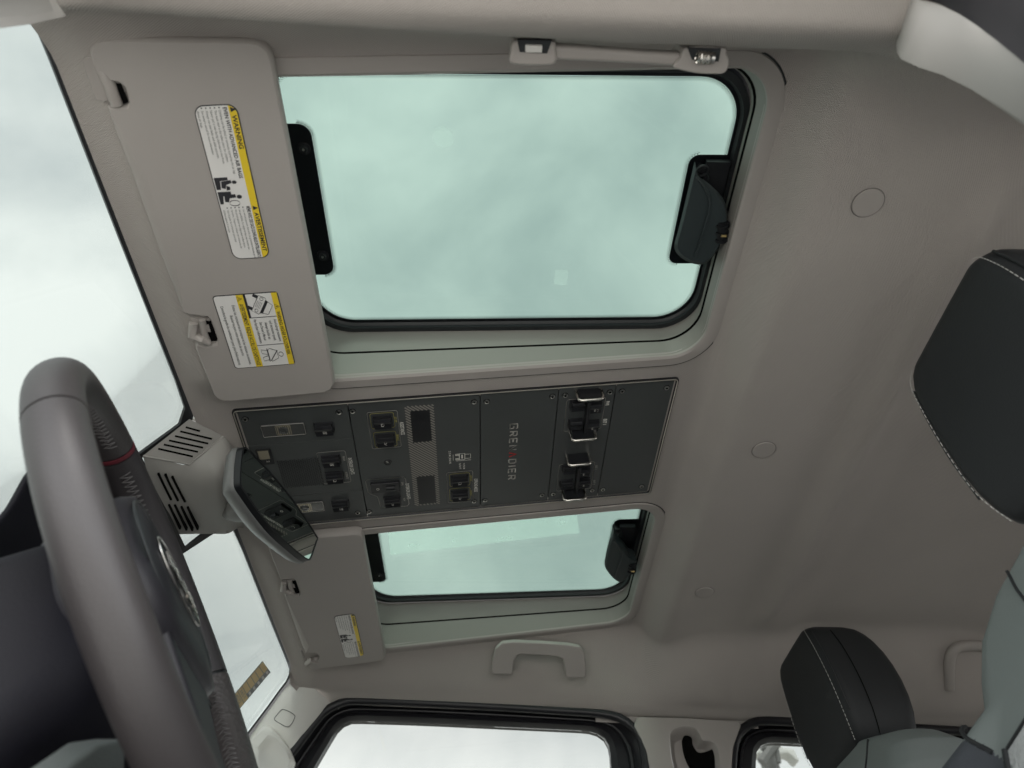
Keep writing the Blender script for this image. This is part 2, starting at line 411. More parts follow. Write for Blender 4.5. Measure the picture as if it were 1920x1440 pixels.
# inspection sticker
st = thing('windshield_sticker', (0, 0, 0), 'yellow and grey gridded sticker at the lower right of the windshield beside the pillar', 'sticker')
q4 = [on_ws(*p, .002) for p in [(492, 1239), (507, 1260), (452, 1327), (433, 1297)]]   # far end first
q4[2] = on_ws(449, 1329, .002); q4[3] = on_ws(437, 1304, .002)
def bil(q, a, b, h=0, n=None):
    p = q[0] * (1 - a) * (1 - b) + q[1] * (1 - a) * b + q[2] * a * b + q[3] * a * (1 - b)
    return p + (n or V((0, 0, 0))) * h
pf = lambda a, b, h=0: bil(q4, a, b, h, -WN)
m = MB(); flat(m, pf, [(0, 0), (1, 0), (1, 1), (0, 1)], 0, 'sgrey', .0006)
for i in range(7):
    a0 = i / 7 + .008; a1 = (i + 1) / 7 - .008
    flat(m, pf, [(a0, .04), (a1, .04), (a1, .66 if i < 5 else .96), (a0, .66 if i < 5 else .96)], .0007, 'gold')
    if i < 5: flat(m, pf, [(a0 + .03, .72), (a1 - .04, .72), (a1 - .04, .92), (a0 + .03, .92)], .0007, 'label')
for i, tx in ((5, '3651'), (6, '4572')):
    put_text(m, lambda a, b, h: pf((i + .2 + .55 * (1 - b)) / 7, .12 + .6 * a, h), tx, 0, 1, 0, 1, .001, 'sgrey', .0)
m.build('printed_sheet', st)

# ================================================================== roof windows
def roof_window(s, label):
    root = thing('roof_window', (0, 0, 0), label, 'roof window', 'pop-up windows in the cabin roof')
    my = (lambda y: y) if s > 0 else (lambda y: 2 * YC - y)
    qf = .02 if s > 0 else .05
    def ring(x0, x1, ya, yb, r, zf, n=10):
        rr = rrect(x0, x1, ya, yb, r, n); return [V((x, my(y), zf(x))) for x, y in rr]
    ot = dict(x0=WX0, x1=WX1, ya=-.629, yb=-.221)
    # beige trim ring, lightly domed
    t = MB()
    R1 = ring(WX0, WX1, -.629, -.221, [qf, .06, .06, .06], lambda x: zT(x, .0005)); R2 = ring(WX0 + .001, WX1 - .001, -.628, -.222, [qf, .059, .059, .059], lambda x: zT(x, .003))
    R3 = ring(WX0 + .014, WX1 - .014, -.616, -.236, [qf, .048, .048, .048], lambda x: zT(x, .0035)); R4 = ring(WX0 + .018, WX1 - .018, -.613, -.239, [qf, .045, .045, .045], lambda x: zT(x, .001))
    R5 = ring(WX0 + .019, WX1 - .019, -.612, -.240, [qf, .045, .045, .045], lambda x: zT(x, -.006))
    t.loft([R1, R2, R3, R4, R5], 'trim'); t.build('trim_ring', root)
    t = MB(); t.loft([ring(WX0 - .0018, WX1 + .0018, -.6308, -.2192, .0615, lambda x: zT(x, .0010)), ring(WX0 + .001, WX1 - .001, -.628, -.222, .059, lambda x: zT(x, .0008))], 'rubber'); t.build('painted_shadow_gap', root)  # dark ring painted as the shadow line round the trim
    # seam line & funnel up to the glass seal
    gx0, gx1, gya, gyb = -.262, .243, -.592, -.268; qf = .02 if s > 0 else .05; GR = [qf, .05, .05, .05]
    sx0, sx1, sya, syb = gx0 - .012, gx1 + .012, gya - .016, gyb + .014
    f = MB()
    A0 = ring(WX0 + .0185, WX1 - .0185, -.6125, -.2395, [qf, .045, .045, .045], lambda x: zT(x, -.002))
    def mixr(k, x0, x1, ya, yb, r, d):
        return None
    A1 = ring(WX0 + .0205, sx1 - .002, -.611, -.243, [qf, .05, .05, .05], lambda x: (zT(x) + zG(x)) / 2 - .002)
    A2 = ring(WX0 + .0225, sx1 - .001, -.6095, -.245, [qf, .05, .05, .05], lambda x: (zT(x) + zG(x)) / 2)
    A3 = ring(WX0 + .0205, sx1 - .002, -.611, -.243, [qf, .05, .05, .05], lambda x: (zT(x) + zG(x)) / 2 + .0012)
    A4 = ring(sx0 + .001, sx1, sya, -.25, [qf, .055, .055, .055], lambda x: zG(x, .006))
    f.loft([A0, A1], 'funnel'); f.build('funnel', root)
    f = MB(); f.loft([A1, A2, A3], 'hole'); f.build('seam', root)
    f = MB(); f.loft([A3, A4], 'funnel'); f.build('funnel_upper', root)
    # rubber seal: two steps
    b = MB()
    B1 = ring(sx0, sx1, sya, syb, [qf, .058, .058, .058], lambda x: zG(x, .007)); B2 = ring(sx0 + .006, sx1 - .006, sya + .007, syb - .007, [qf, .054, .054, .054], lambda x: zG(x, .0075))
    B3 = ring(sx0 + .0065, sx1 - .0065, sya + .0075, syb - .0075, [qf, .054, .054, .054], lambda x: zG(x, .003)); B4 = ring(gx0 - .004, gx1 + .004, gya - .005, gyb + .004, [qf, .052, .052, .052], lambda x: zG(x, .0005))
    b.loft([B1, B2, B3, B4], 'rubber'); b.build('rubber_seal', root)
    # printed black edge (frit) with pads
    fr = MB()
    C1 = ring(gx0 - .03, gx1 + .03, gya - .03, gyb + .03, .07, lambda x: zG(x, .0004)); C2 = ring(gx0, gx1, gya, gyb, GR, lambda x: zG(x, .0004), 10)
    fr.loft([C1, C2], 'frit')
    def pad(x0, x1, y0, y1, r): fr.add([V((x, my(y), zG(x, .0008))) for x, y in rrect(x0, x1, y0, y1, r, 6)], [list(range(28))], 'frit')
    pad(.212, .26, -.519, -.322, [.004, .014, .014, .004]); pad(-.28, -.218, -.505, -.356, [.012, .004, .004, .012])
    # dot fringe fading the print into the glass
    dots = []
    def fringe(path, step, inward):
        n = len(path)
        for i in range(n - 1):
            a, c = V(path[i]), V(path[i + 1]); L_ = (c - a).length; k = max(1, round(L_ / step)); d = (c - a) / k; q = V((-d.y, d.x)).normalized() * inward
            for j in range(k):
                for rr, (off, half) in enumerate(((.0011, .0010), (.0027, .0007), (.004, .00045))):
                    p = a + d * (j + (.5 if rr % 2 else 0)) + q * off
                    fr.add([V((p.x + h1 * half, my(p.y + h2 * half), zG(p.x, .0006))) for h1, h2 in ((1, 0), (0, 1), (-1, 0), (0, -1))], [(0, 1, 2, 3)], 'frit')
    rr_ = rrect(gx0, gx1, gya, gyb, GR, 10); fringe(rr_ + [rr_[0]], .0024, 1)
    p1 = rrect(.212, .26, -.519, -.322, [.004, .014, .014, .004], 6); fringe([q for q in p1 if q[0] < .239], .0024, -1)
    p2 = rrect(-.28, -.218, -.505, -.356, [.012, .004, .004, .012], 6); fringe([q for q in (p2[21:] + p2[:7]) if q[0] > -.262], .0024, -1)
    fr.build('black_print', root)
    gl = MB(); gl.prism([V((x, my(y), zG(x, 0))) for x, y in rrect(gx0 - .03, gx1 + .03, gya - .03, gyb + .03, .07, 8)], GN * .004, 'rglass'); gl.build('glass', root)
    for yy in (-.350, -.490):
        sb = MB(); c = V((.223, my(yy), zG(.223, .001)))
        for r0, h0, mm in ((.0075, .0015, 'black'), (.0045, .004, 'rubber'), (.0016, .0048, 'steel')):
            ring_ = [[c + V((math.cos(a) * q, math.sin(a) * q, 0)) - GN * h for a in [2 * math.pi * k / 20 for k in range(20)]] for q, h in ((r0, 0), (r0, h0 * .7), (r0 * .85, h0))]
            sb.loft(ring_, mm, cap1=True)
        sb.build('screw', root)
    return root
rwD = roof_window(1, 'large green tinted roof window above the driver, with a big black latch at its rear')
rwP = roof_window(-1, 'narrower looking green tinted roof window over the passenger, crossed by a pale painted reflection')

def latch(root, pts, ridge, barrel, eye):
    d0, d1 = .040, .018
    lo = [on_glass(*p, d0) for p in pts]; cen = sum(lo, V()) / len(lo)
    lo = smooth_closed(lo, 3)
    inn = [p + (cen - p) * .10 - GN * .004 for p in lo]; up = [p + (cen - p) * .2 + V((-.005, -.003, 0)) + GN * (d0 - d1) for p in lo]; upi = [p + (cen - p) * .06 + GN * .003 for p in up]
    b = MB(); b.loft([upi, up, lo, inn], 'latch', cap0=True, cap1=True); h = b.build('lever', root, smooth=60)
    r = MB(); rp = smooth_closed([on_glass(*p, d0 + .0055) for p in ridge], 5, closed=False); r.tube(rp, .0016, 'latch', 8); r.build('ridge', h)
    k = MB(); a, c = [on_glass(*p, d0 + .002) for p in barrel]
    k.tube([a, c], .0065, 'black', 14); dd = (c - a)
    for t_ in (.15, .5, .85): k.tube([a + dd * (t_ - .05), a + dd * (t_ + .05)], .0085, 'black', 14)
    k.box(a + dd * .5 + GN * .018, (dd * .45, V((.006, 0, 0)), V((0, 0, .016))), 'black'); k.build('hinge', root)
    k = MB(); p = a + dd * .45 - GN * .008; k.tube([p - V((.003, 0, 0)), p + V((.003, 0, 0))], .0018, 'brass', 8); k.build('pin', root)
    e = MB(); c = on_glass(*eye, .012)
    e.tube([c + V((math.cos(t_) * .0062, math.sin(t_) * .0062, 0)) for t_ in [2 * math.pi * i / 20 for i in range(20)]], .0016, 'rubber', 8, closed=True)
    e.tube([c, c + GN * .011], .004, 'black', 12)
    e.box(c + GN * .006 + V((-.018, -.012, 0)), ((.014, 0, 0), (0, .022, 0), (0, 0, .004)), 'black')
    e.tube(smooth_closed([c + V((-.006, -.002, 0)), c + V((-.010, -.010, .002)), c + V((-.006, -.020, .002))], 4, closed=False), .0014, 'rubber', 6)
    e.build('bracket', root, smooth=30)
latch(rwD, [(1303, 302), (1296, 330), (1283, 385), (1272, 430), (1265, 455), (1266, 470), (1278, 484), (1298, 494), (1317, 496), (1330, 489), (1342, 474), (1352, 455), (1362, 425), (1364, 396), (1354, 369), (1337, 351), (1321, 338), (1305, 326)],
      [(1306, 330), (1318, 345), (1328, 365), (1331, 385), (1322, 425), (1310, 460), (1303, 480)], [(1352, 452), (1355, 415)], (1317, 320))
latch(rwP, [(1149, 984), (1146, 1000), (1140, 1022), (1135, 1045), (1134, 1062), (1145, 1079), (1155, 1088), (1162, 1091), (1171, 1088), (1180, 1078), (1190, 1062), (1194, 1050), (1186, 1046), (1178, 1040), (1168, 1026), (1152, 1010)],
      [(1152, 1014), (1163, 1030), (1166, 1042), (1160, 1060), (1153, 1082)], [(1184, 1072), (1186, 1055)], (1158, 996))
fm = MB(); q = [on_glass(*p, .001) for p in [(727, 995), (1081, 964), (1087, 999), (732, 1041)]]; fm.prism(q, -GN * .0004, 'film')  # translucent sheet painted in for the reflection along this pane
tag(fm.build('reflection_strip'), 'pale painted strip of reflection lying along the inner edge of the narrower roof window', 'painted reflection')
fm = MB(); fm.prism([on_glass(*p, .001) for p in [(1041, 505), (1066, 507), (1063, 535), (1038, 533)]], -GN * .0004, 'reflection2')  # square reflection painted in as a thin pale sheet
tag(fm.build('square_reflection'), 'small square painted reflection on the large roof window', 'painted reflection patch')
fm = MB(); cc = on_glass(831, 258, .001); fm.prism([cc + V((math.cos(a) * .0115, math.sin(a) * .0125, -math.cos(a) * .0115 * math.tan(GA))) for a in [math.pi * 2 * i / 24 for i in range(24)]], -GN * .0004, 'reflection2')  # round reflection painted in as a thin pale disc
tag(fm.build('round_reflection'), 'faint round painted reflection on the large roof window', 'painted reflection patch')

# ================================================================== sun visors
def visor(px, label, d_face, labels, clips):
    root = thing('sun_visor', (0, 0, 0), label, 'sun visor', 'sun visors folded against the roof')
    low = smooth_closed([on_roof(*p, d_face) for p in px], 3) if False else [on_roof(*p, d_face) for p in px]
    n = len(low); nor = []
    for k in range(n):
        t = ((low[(k + 1) % n] - low[k]).normalized() + (low[k] - low[k - 1]).normalized()).normalized(); nor.append(t.cross(TN).normalized())
    area = sum((low[k].x * low[(k + 1) % n].y - low[(k + 1) % n].x * low[k].y) for k in range(n))
    if area < 0: nor = [-q for q in nor]
    cen = sum(low, V()) / n
    if sum((p - cen).dot(q) for p, q in zip(low, nor)) < 0: nor = [-q for q in nor]
    fr = [sstep(.5, .9, q.x) * (1 if min((low[(k + 1) % n] - low[k]).length, (low[k] - low[k - 1]).length) > .022 else 0) for k, q in enumerate(nor)]
    def ring(ins, insf, h): return [p - q * (ins + (insf - ins) * f) + TN * h for p, q, f in zip(low, nor, fr)]
    b = MB(); b.loft([ring(.0026, .0026, .0165), ring(.001, .001, .015), ring(0, 0, .0115), ring(0, 0, .0060), ring(.0005, .0006, .0035), ring(.0012, .003, .0018), ring(.0020, .0075, .0007), ring(.0028, .0130, 0)], 'visor', cap0=True, cap1=True)
    b.build('padded_panel', root, smooth=50)
    return root
dv = [(165, 97), (168, 87), (176, 78), (190, 73), (215, 72), (465, 76), (482, 79), (495, 86), (505, 97), (511, 112), (626, 710), (627, 722), (622, 732), (610, 738), (440, 754), (420, 754), (407, 750), (399, 742),
      (365, 655), (365, 648), (371, 645), (382, 650), (404, 646), (406, 638), (393, 602), (388, 596), (355, 592), (346, 590), (340, 582), (300, 480), (247, 333), (202, 213), (199, 203), (201, 198), (213, 199), (236, 199), (239, 192), (236, 178), (231, 165), (222, 158), (212, 156), (196, 156), (184, 152), (176, 136), (170, 117)]
vD = visor(dv, 'large beige sun visor nearest the camera, carrying two warning labels', .022, None, None)
pv = [(502, 1030), (508, 1018), (520, 1012), (596, 1007), (667, 1001), (678, 1003), (683, 1012), (685, 1028), (722, 1222), (723, 1232), (718, 1239), (679, 1245), (596, 1255), (585, 1257), (579, 1251), (575, 1240), (577, 1238), (594, 1238), (597, 1233), (592, 1225), (572, 1226), (566, 1214), (533, 1120), (534, 1115), (560, 1117), (561, 1112), (553, 1090), (549, 1087), (528, 1088), (524, 1086)]
vP = visor(pv, 'smaller beige sun visor on the passenger side, partly hidden by the rear-view mirror', .022, None, None)
def bar(mb, a, b, r, m, k=12): mb.tube([a, b], r, m, k)
# hinge and clips
c = MB(); c.prism(smooth_closed([on_roof(*p, .0165) for p in [(158, 112), (163, 106), (190, 104), (208, 140), (212, 183), (188, 186), (180, 178), (160, 122)]], 3), -TN * .004, 'trim'); c.build('hinge_plate', vD, bevel=.002)
c = MB(); c.tube([on_roof(190, 130, .017), on_roof(206, 160, .020), on_roof(212, 178, .020), on_roof(220, 197, .020)], [.005, .0052, .0052, .005], 'trim', 16); c.build('hinge_arm', vD)
c = MB(); c.prism([on_roof(*p, .0188) for p in [(203, 157), (226, 158), (240, 192), (222, 200)]], TN * .002, 'hole'); c.build('hinge_painted_shade', vD)  # dark sheet painted as the shade inside the hinge notch
def clip(root, p, sc_):
    c = MB(); x, y = p
    pt = lambda dx, dy, d: on_roof(x + dx * sc_, y + dy * sc_, d)
    c.prism([pt(-24, -22, .0185), pt(12, -22, .0185), pt(26, 22, .0185), pt(-8, 22, .0185)], TN * .004, 'trim')
    c.tube([pt(-18, -16, .019), pt(-20, 8, .021), pt(-2, 16, .024), pt(10, 22, .022)], [.005, .0055, .005, .004], 'trim', 10)
    c.tube([pt(-2, -22, .020), pt(2, 4, .020), pt(10, 24, .020)], .0038, 'trim', 10)
    c.box(pt(6, -8, .017), (V((.004, 0, 0)), V((0, .005, 0)), TN * .003), 'trim'); c.build('retaining_clip', root, bevel=0)
    h = MB(); h.prism([pt(-2, -20, .0190), pt(16, -18, .0190), pt(28, 18, .0190), pt(8, 20, .0190)], TN * .0018, 'hole'); h.build('clip_painted_shade', root)  # dark sheet painted as the shade in the clip notch
clip(vD, (381, 621), 1.0); clip(vP, (544, 1101), .62)
c = MB(); c.tube([on_roof(575, 1244, .02), on_roof(584, 1237, .022), on_roof(592, 1241, .020)], .005, 'trim', 10); c.build('hinge_arm', vP)
c = MB(); c.prism([on_roof(*p, .012) for p in [(562, 1216), (567, 1214), (573, 1229), (568, 1232)]], -TN * .005, 'trim'); c.build('vanity_tab', vP, bevel=.0015)
# printed labels -----------------------------------------------------------
def quadframe(qs, d):
    q = [on_roof(*p, d) for p in qs]      # q0: reading start / letter-top ... see use
    return q
def label_airbag(root, qs, fine):
    # qs: start-bottom, start-top, end-top, end-bottom (reading runs start -> end)
    q = [on_roof(*p, .0223) for p in qs]
    def pf(a, b, h=0): return (q[0] * (1 - a) * (1 - b) + q[1] * (1 - a) * b + q[2] * a * b + q[3] * a * (1 - b)) - TN * h
    LN = (q[3] - q[0]).length; WD = (q[1] - q[0]).length; rr = lambda m_, r: [(x / LN, y / WD) for x, y in rrect(m_, LN - m_, m_, WD - m_, r, 6)]
    m = MB(); flat(m, pf, rr(0, .009), 0, 'text', .0004); flat(m, pf, rr(.0009, .0083), .0005, 'label', .0002)
    top = [(x, y) for x, y in rr(.0009, .0083)]
    yb = .80
    cut = [(x, max(y, yb)) for x, y in top]
    flat(m, pf, cut, .0008, 'yellow', .0001)
    T = lambda s, a0, a1, b0, b1, mm='text', bo=.012: put_text(m, pf, s, a0, a1, b0, b1, .001, mm, bo)
    for a0, s1, s2, w1, w2 in ((.015, 'WARNING', 'EVEN WITH ADVANCED AIR BAGS', .20, .425), (.625, 'AVERTISSEMENT', 'M\u00caME AVEC DES SACS GONFLABLES INTELLIGENTS', .28, .365)):
        flat(m, pf, [(a0, .84), (a0 + .03, .84), (a0 + .015, .97)], .001, 'text', .0001)
        T(s1, a0 + .045, a0 + .045 + w1, .845, .95, bo=.03); T(s2, a0, a0 + w2, .675, .765, bo=.02)
    L1 = ['Children can be killed or seriously injured by the air bag', 'The back seat is the safest place for children.', 'Never put a rear-facing child seat in the front.', 'Always use seat belts and child restraints.', "See owner's manual for more information", 'about air bags.']
    L2 = ['Les enfants peuvent \u00eatre tu\u00e9s ou gri\u00e8vement bless\u00e9s par le', 'sac gonflable. Le si\u00e8ge arri\u00e8re est le plus s\u00fbr', 'Ne jamais placer un si\u00e8ge pour enfant face \u00e0', "l'arri\u00e8re. Toujours utiliser les ceintures de", 'Voir le guide du conducteur pour plus', "d'informations \u00e0 ce sujet."]
    for k in range(6):
        b1 = .62 - k * .1
        T(L1[k], .03, .03 + .38 * len(L1[k]) / 58, b1 - .055, b1, bo=0); T(L2[k], .645, .645 + .34 * len(L2[k]) / 56, b1 - .05, b1, bo=0)
        for a0 in (.012, .627):
            if k != 5: flat(m, pf, [(a0, b1 - .045), (a0 + .007, b1 - .045), (a0 + .007, b1 - .015), (a0, b1 - .015)], .001, 'text', .0001)
    # two seated figures facing an air bag
    def blob(pts): flat(m, pf, [(.43 + x * .185, .05 + y * .66) for x, y in pts], .001, 'text', .0001)
    def disc(cx, cy, rx, ry): blob([(cx + rx * math.cos(t), cy + ry * math.sin(t)) for t in [2 * math.pi * i / 14 for i in range(14)]])
    blob([(.0, .0), (.42, .0), (.42, .16), (.12, .2), (.1, .5), (.0, .5)]); blob([(.14, .24), (.36, .2), (.40, .34), (.26, .40), (.2, .62), (.1, .6)]); disc(.18, .72, .06, .09)
    blob([(.3, .4), (.46, .36), (.44, .5), (.34, .52)])
    blob([(.5, .0), (.94, .0), (.94, .12), (.66, .18), (.62, .5), (.5, .5)]); blob([(.62, .22), (.86, .2), (.88, .34), (.74, .4), (.72, .66), (.6, .64)]); disc(.70, .78, .07, .10)
    stroke(m, pf, [(.43 + (.92 + .1 * math.cos(t)) * .185, .05 + (.55 + .2 * math.sin(t)) * .66) for t in [2 * math.pi * i / 14 for i in range(14)]], .004, .001, 'text', closed=True, t=.0001)
    return m.build('airbag_warning_label', root)
label_airbag(vD, [(361, 198), (443, 194), (507, 482), (438, 486)], True)
label_airbag(vP, [(625, 1155), (665, 1150), (683, 1229), (647, 1234)], False)
q = [on_roof(*p, .0223) for p in [(397, 555), (520, 546), (554, 682), (441, 691)]]
def pf2(a, b, h=0): return (q[0] * (1 - a) * (1 - b) + q[1] * (1 - a) * b + q[2] * a * b + q[3] * a * (1 - b)) - TN * h
q = [V(p) for p in q]; m = MB()
LN = (q[3] - q[0]).length; WD = (q[1] - q[0]).length; rr = lambda m_, r: [(x / LN, y / WD) for x, y in rrect(m_, LN - m_, m_, WD - m_, r, 4)]
flat(m, pf2, rr(0, .004), 0, 'text', .0004); flat(m, pf2, rr(.001, .0035), .0005, 'label', .0002)
flat(m, pf2, [(.008, .895), (.992, .895), (.992, .985), (.008, .985)], .0008, 'yellow', .0001)
flat(m, pf2, [(.008, .355), (.992, .355), (.992, .465), (.008, .465)], .0008, 'yellow', .0001)
flat(m, pf2, [(.005, .465), (.31, .465), (.31, .50), (.005, .50)], .0009, 'text', .0001)
for a in (.31, .69): flat(m, pf2, [(a - .004, .465), (a + .004, .465), (a + .004, .895), (a - .004, .895)], .0009, 'text', .0001)
P2 = lambda s, a0, a1, b0, b1, bo=.01: put_text(m, pf2, s, a0, a1, b0, b1, .001, 'text', bo)
P2('WARNING: HIGHER ROLLOVER RISK', .25, .85, .91, .965, .02); P2('AVERTISSEMENT: RISQUE ACCRU DE CAPOTAGE', .12, .97, .375, .435, .02)
for a0, b0 in ((.155, .905), (.025, .365)):
    stroke(m, pf2, [(a0, b0), (a0 + .06, b0), (a0 + .03, b0 + .075)], .006, .001, 'text', closed=True, t=.0001); flat(m, pf2, [(a0 + .026, b0 + .015), (a0 + .034, b0 + .015), (a0 + .034, b0 + .05), (a0 + .026, b0 + .05)], .001, 'text', .0001)
for k, s in enumerate(['Avoid abrupt maneuvers', 'and excessive speed.', 'Always buckle up.', "See Owner's Manual", 'for further information.']):
    b = .835 - k * .078; cw = len(s) / 24 * .33; P2(s, .50 - cw / 2, .50 + cw / 2, b, b + .045, .01)
P2('\u00c9vitez les manoeuvres brusques et les vitesses excessives.', .13, .95, .255, .30, .004); P2('Bouclez toujours votre ceinture de s\u00e9curit\u00e9.', .26, .82, .18, .225, .004)
P2("Consultez le guide du conducteur pour plus d'informations.", .13, .95, .08, .125, .004)
# tipping car drawing
def PP(pts, m_='text', h=.001): flat(m, pf2, [(.02 + x * .28, .51 + y * .37) for x, y in pts], h, m_, .0001)
def SP(pts, w_=.006, closed=True): stroke(m, pf2, [(.02 + x * .28, .51 + y * .37) for x, y in pts], w_, .001, 'text', closed, .0001)
rot = lambda x, y, a=R(-33): (.5 + (x - .5) * math.cos(a) - (y - .5) * math.sin(a), .5 + (x - .5) * math.sin(a) + (y - .5) * math.cos(a))
SP([rot(*p) for p in [(.1, .25), (.9, .25), (.92, .55), (.82, .62), (.74, .92), (.26, .92), (.18, .62), (.08, .55)]])
PP([rot(*p) for p in [(.16, .58), (.84, .58), (.80, .70), (.20, .70)]]); PP([rot(*p) for p in [(.12, .04), (.26, .04), (.26, .24), (.12, .24)]]); PP([rot(*p) for p in [(.74, .04), (.88, .04), (.88, .24), (.74, .24)]])
for k in range(4): SP([rot(.34, .32 + k * .06), rot(.66, .32 + k * .06)], .004, False)
for cx in (.2, .8): SP([rot(cx + .07 * math.cos(t), .42 + .07 * math.sin(t)) for t in [2 * math.pi * i / 10 for i in range(10)]], .005)
# belted occupant drawing
def SQ(pts, w_=.006, closed=False): stroke(m, pf2, [(.70 + x * .27, .49 + y * .38) for x, y in pts], w_, .001, 'text', closed, .0001)
SQ([(.5 + .12 * math.cos(t), .84 + .1 * math.sin(t)) for t in [2 * math.pi * i / 12 for i in range(12)]], closed=True)
SQ([(.3, .7), (.7, .7), (.85, .4), (.75, .32), (.25, .32), (.15, .4), (.3, .7)]); SQ([(.25, .32), (.2, .05), (.4, .05), (.45, .25), (.55, .25), (.6, .05), (.8, .05), (.75, .32)]); SQ([(.28, .72), (.8, .36)], .012); SQ([(.15, .3), (.85, .3)], .012)
m.build('rollover_warning_label', vD)

# ================================================================== overhead console
oc = thing('overhead_console', (0, 0, 0), 'long anthracite overhead switch panel between the two roof windows', 'overhead console')
OP = V((.340, -.657, zT(.340))); PF = Frame(OP, (0, -1, 0), (-math.cos(TA), 0, math.sin(TA)))
P = lambda v, u, h=0: PF.p(v, u, h)
def uv(px, py, d=0):
    q = on_roof(px, py, d) - OP; return q.dot(PF.A), q.dot(PF.B)
LU, LV = .593, .247
b = MB()
fr0 = rrect(-.004, LV + .004, -.004, LU + .004, .006, 5); fr1 = rrect(.0005, LV - .0005, .0005, LU - .0005, .004, 5)
b.loft([[P(x, y, -.004) for x, y in fr0], [P(x, y, .003) for x, y in fr0], [P(x, y, .003) for x, y in [(a * .985 + LV * .0075, c * .993 + LU * .0035) for a, c in fr0]], [P(x, y, -.002) for x, y in fr1]], 'black')
b.build('surround', oc, bevel=.0006, seg=2)
b = MB()
def frame_line(x0, x1, y0, y1, r, wd, m, h, t=.0006): stroke(b, P, rrect(x0, x1, y0, y1, r, 5), wd, h, m, True, t)
frame_line(-.0018, LV + .0018, -.0018, LU + .0018, .005, .0015, 'edge', .0032); b.build('bright_edge', oc)
cuts = [.0015, .143, .3187, .427, .508, LU - .0015]
names = ['lamp_plate', 'control_plate', 'name_plate', 'switch_plate', 'blank_plate']
plates = []
for i in range(5):
    y0, y1 = cuts[i] + .0006, cuts[i + 1] - .0006
    segs = [(.0015, LV - .0015)] if i else [(.0015, .0665), (.0672, .1795), (.1802, LV - .0015)]
    b = MB()
    for x0, x1 in segs: b.prism([P(x, y, -.004) for x, y in rrect(x0, x1, y0, y1, .0012, 2)], PF.N * .005, 'plate')
    plates.append(b.build(names[i], oc, bevel=.0004, seg=2))
b = MB(); b.prism([P(x, y, -.006) for x, y in rrect(.001, LV - .001, .001, LU - .001, .003, 3)], PF.N * .001, 'hole'); b.build('back_plate', oc)
HP = .001
# screws
scr = [(460, 784.5), (635.5, 771.8), (661, 770), (670.8, 960), (692.5, 958), (888.8, 752.5), (888.8, 938.8), (912.5, 751.8), (909.5, 936.8), (1035.5, 742), (1016, 926.8),
       (1059.5, 740), (1037, 925), (1143, 733.8), (1110, 918), (1166, 732), (1130, 916.5), (1249.5, 726), (1202.5, 910.8)]
sm = None
for i, p in enumerate(scr + [None]):
    v, u = uv(*p) if p else (LV - uv(460, 784.5)[0], uv(460, 784.5)[1])
    if sm is None:
        b = MB()
        prof = [(.0044, 0, 'hole'), (.0044, .0004, 'hole'), (.0036, .0005, 'steel'), (.0034, .0014, 'steel'), (.0018, .0018, 'steel'), (.0016, .0004, 'hole'), (.0001, .0003, 'hole')]
        rings = [[PF.A * (r_ * math.cos(a)) + PF.B * (r_ * math.sin(a)) + PF.N * h_ for a in [2 * math.pi * k / 20 for k in range(20)]] for r_, h_, _ in prof]
        b.loft(rings, 'steel', ms=lambda i_, j_: ['hole', 'hole', 'steel', 'steel', 'hole', 'hole'][i_])
        o = b.build('screw', oc); sm = o.data
    else:
        o = bpy.data.objects.new('screw', sm); C.objects.link(o); o.parent = oc
    o.location = P(v, u, HP)
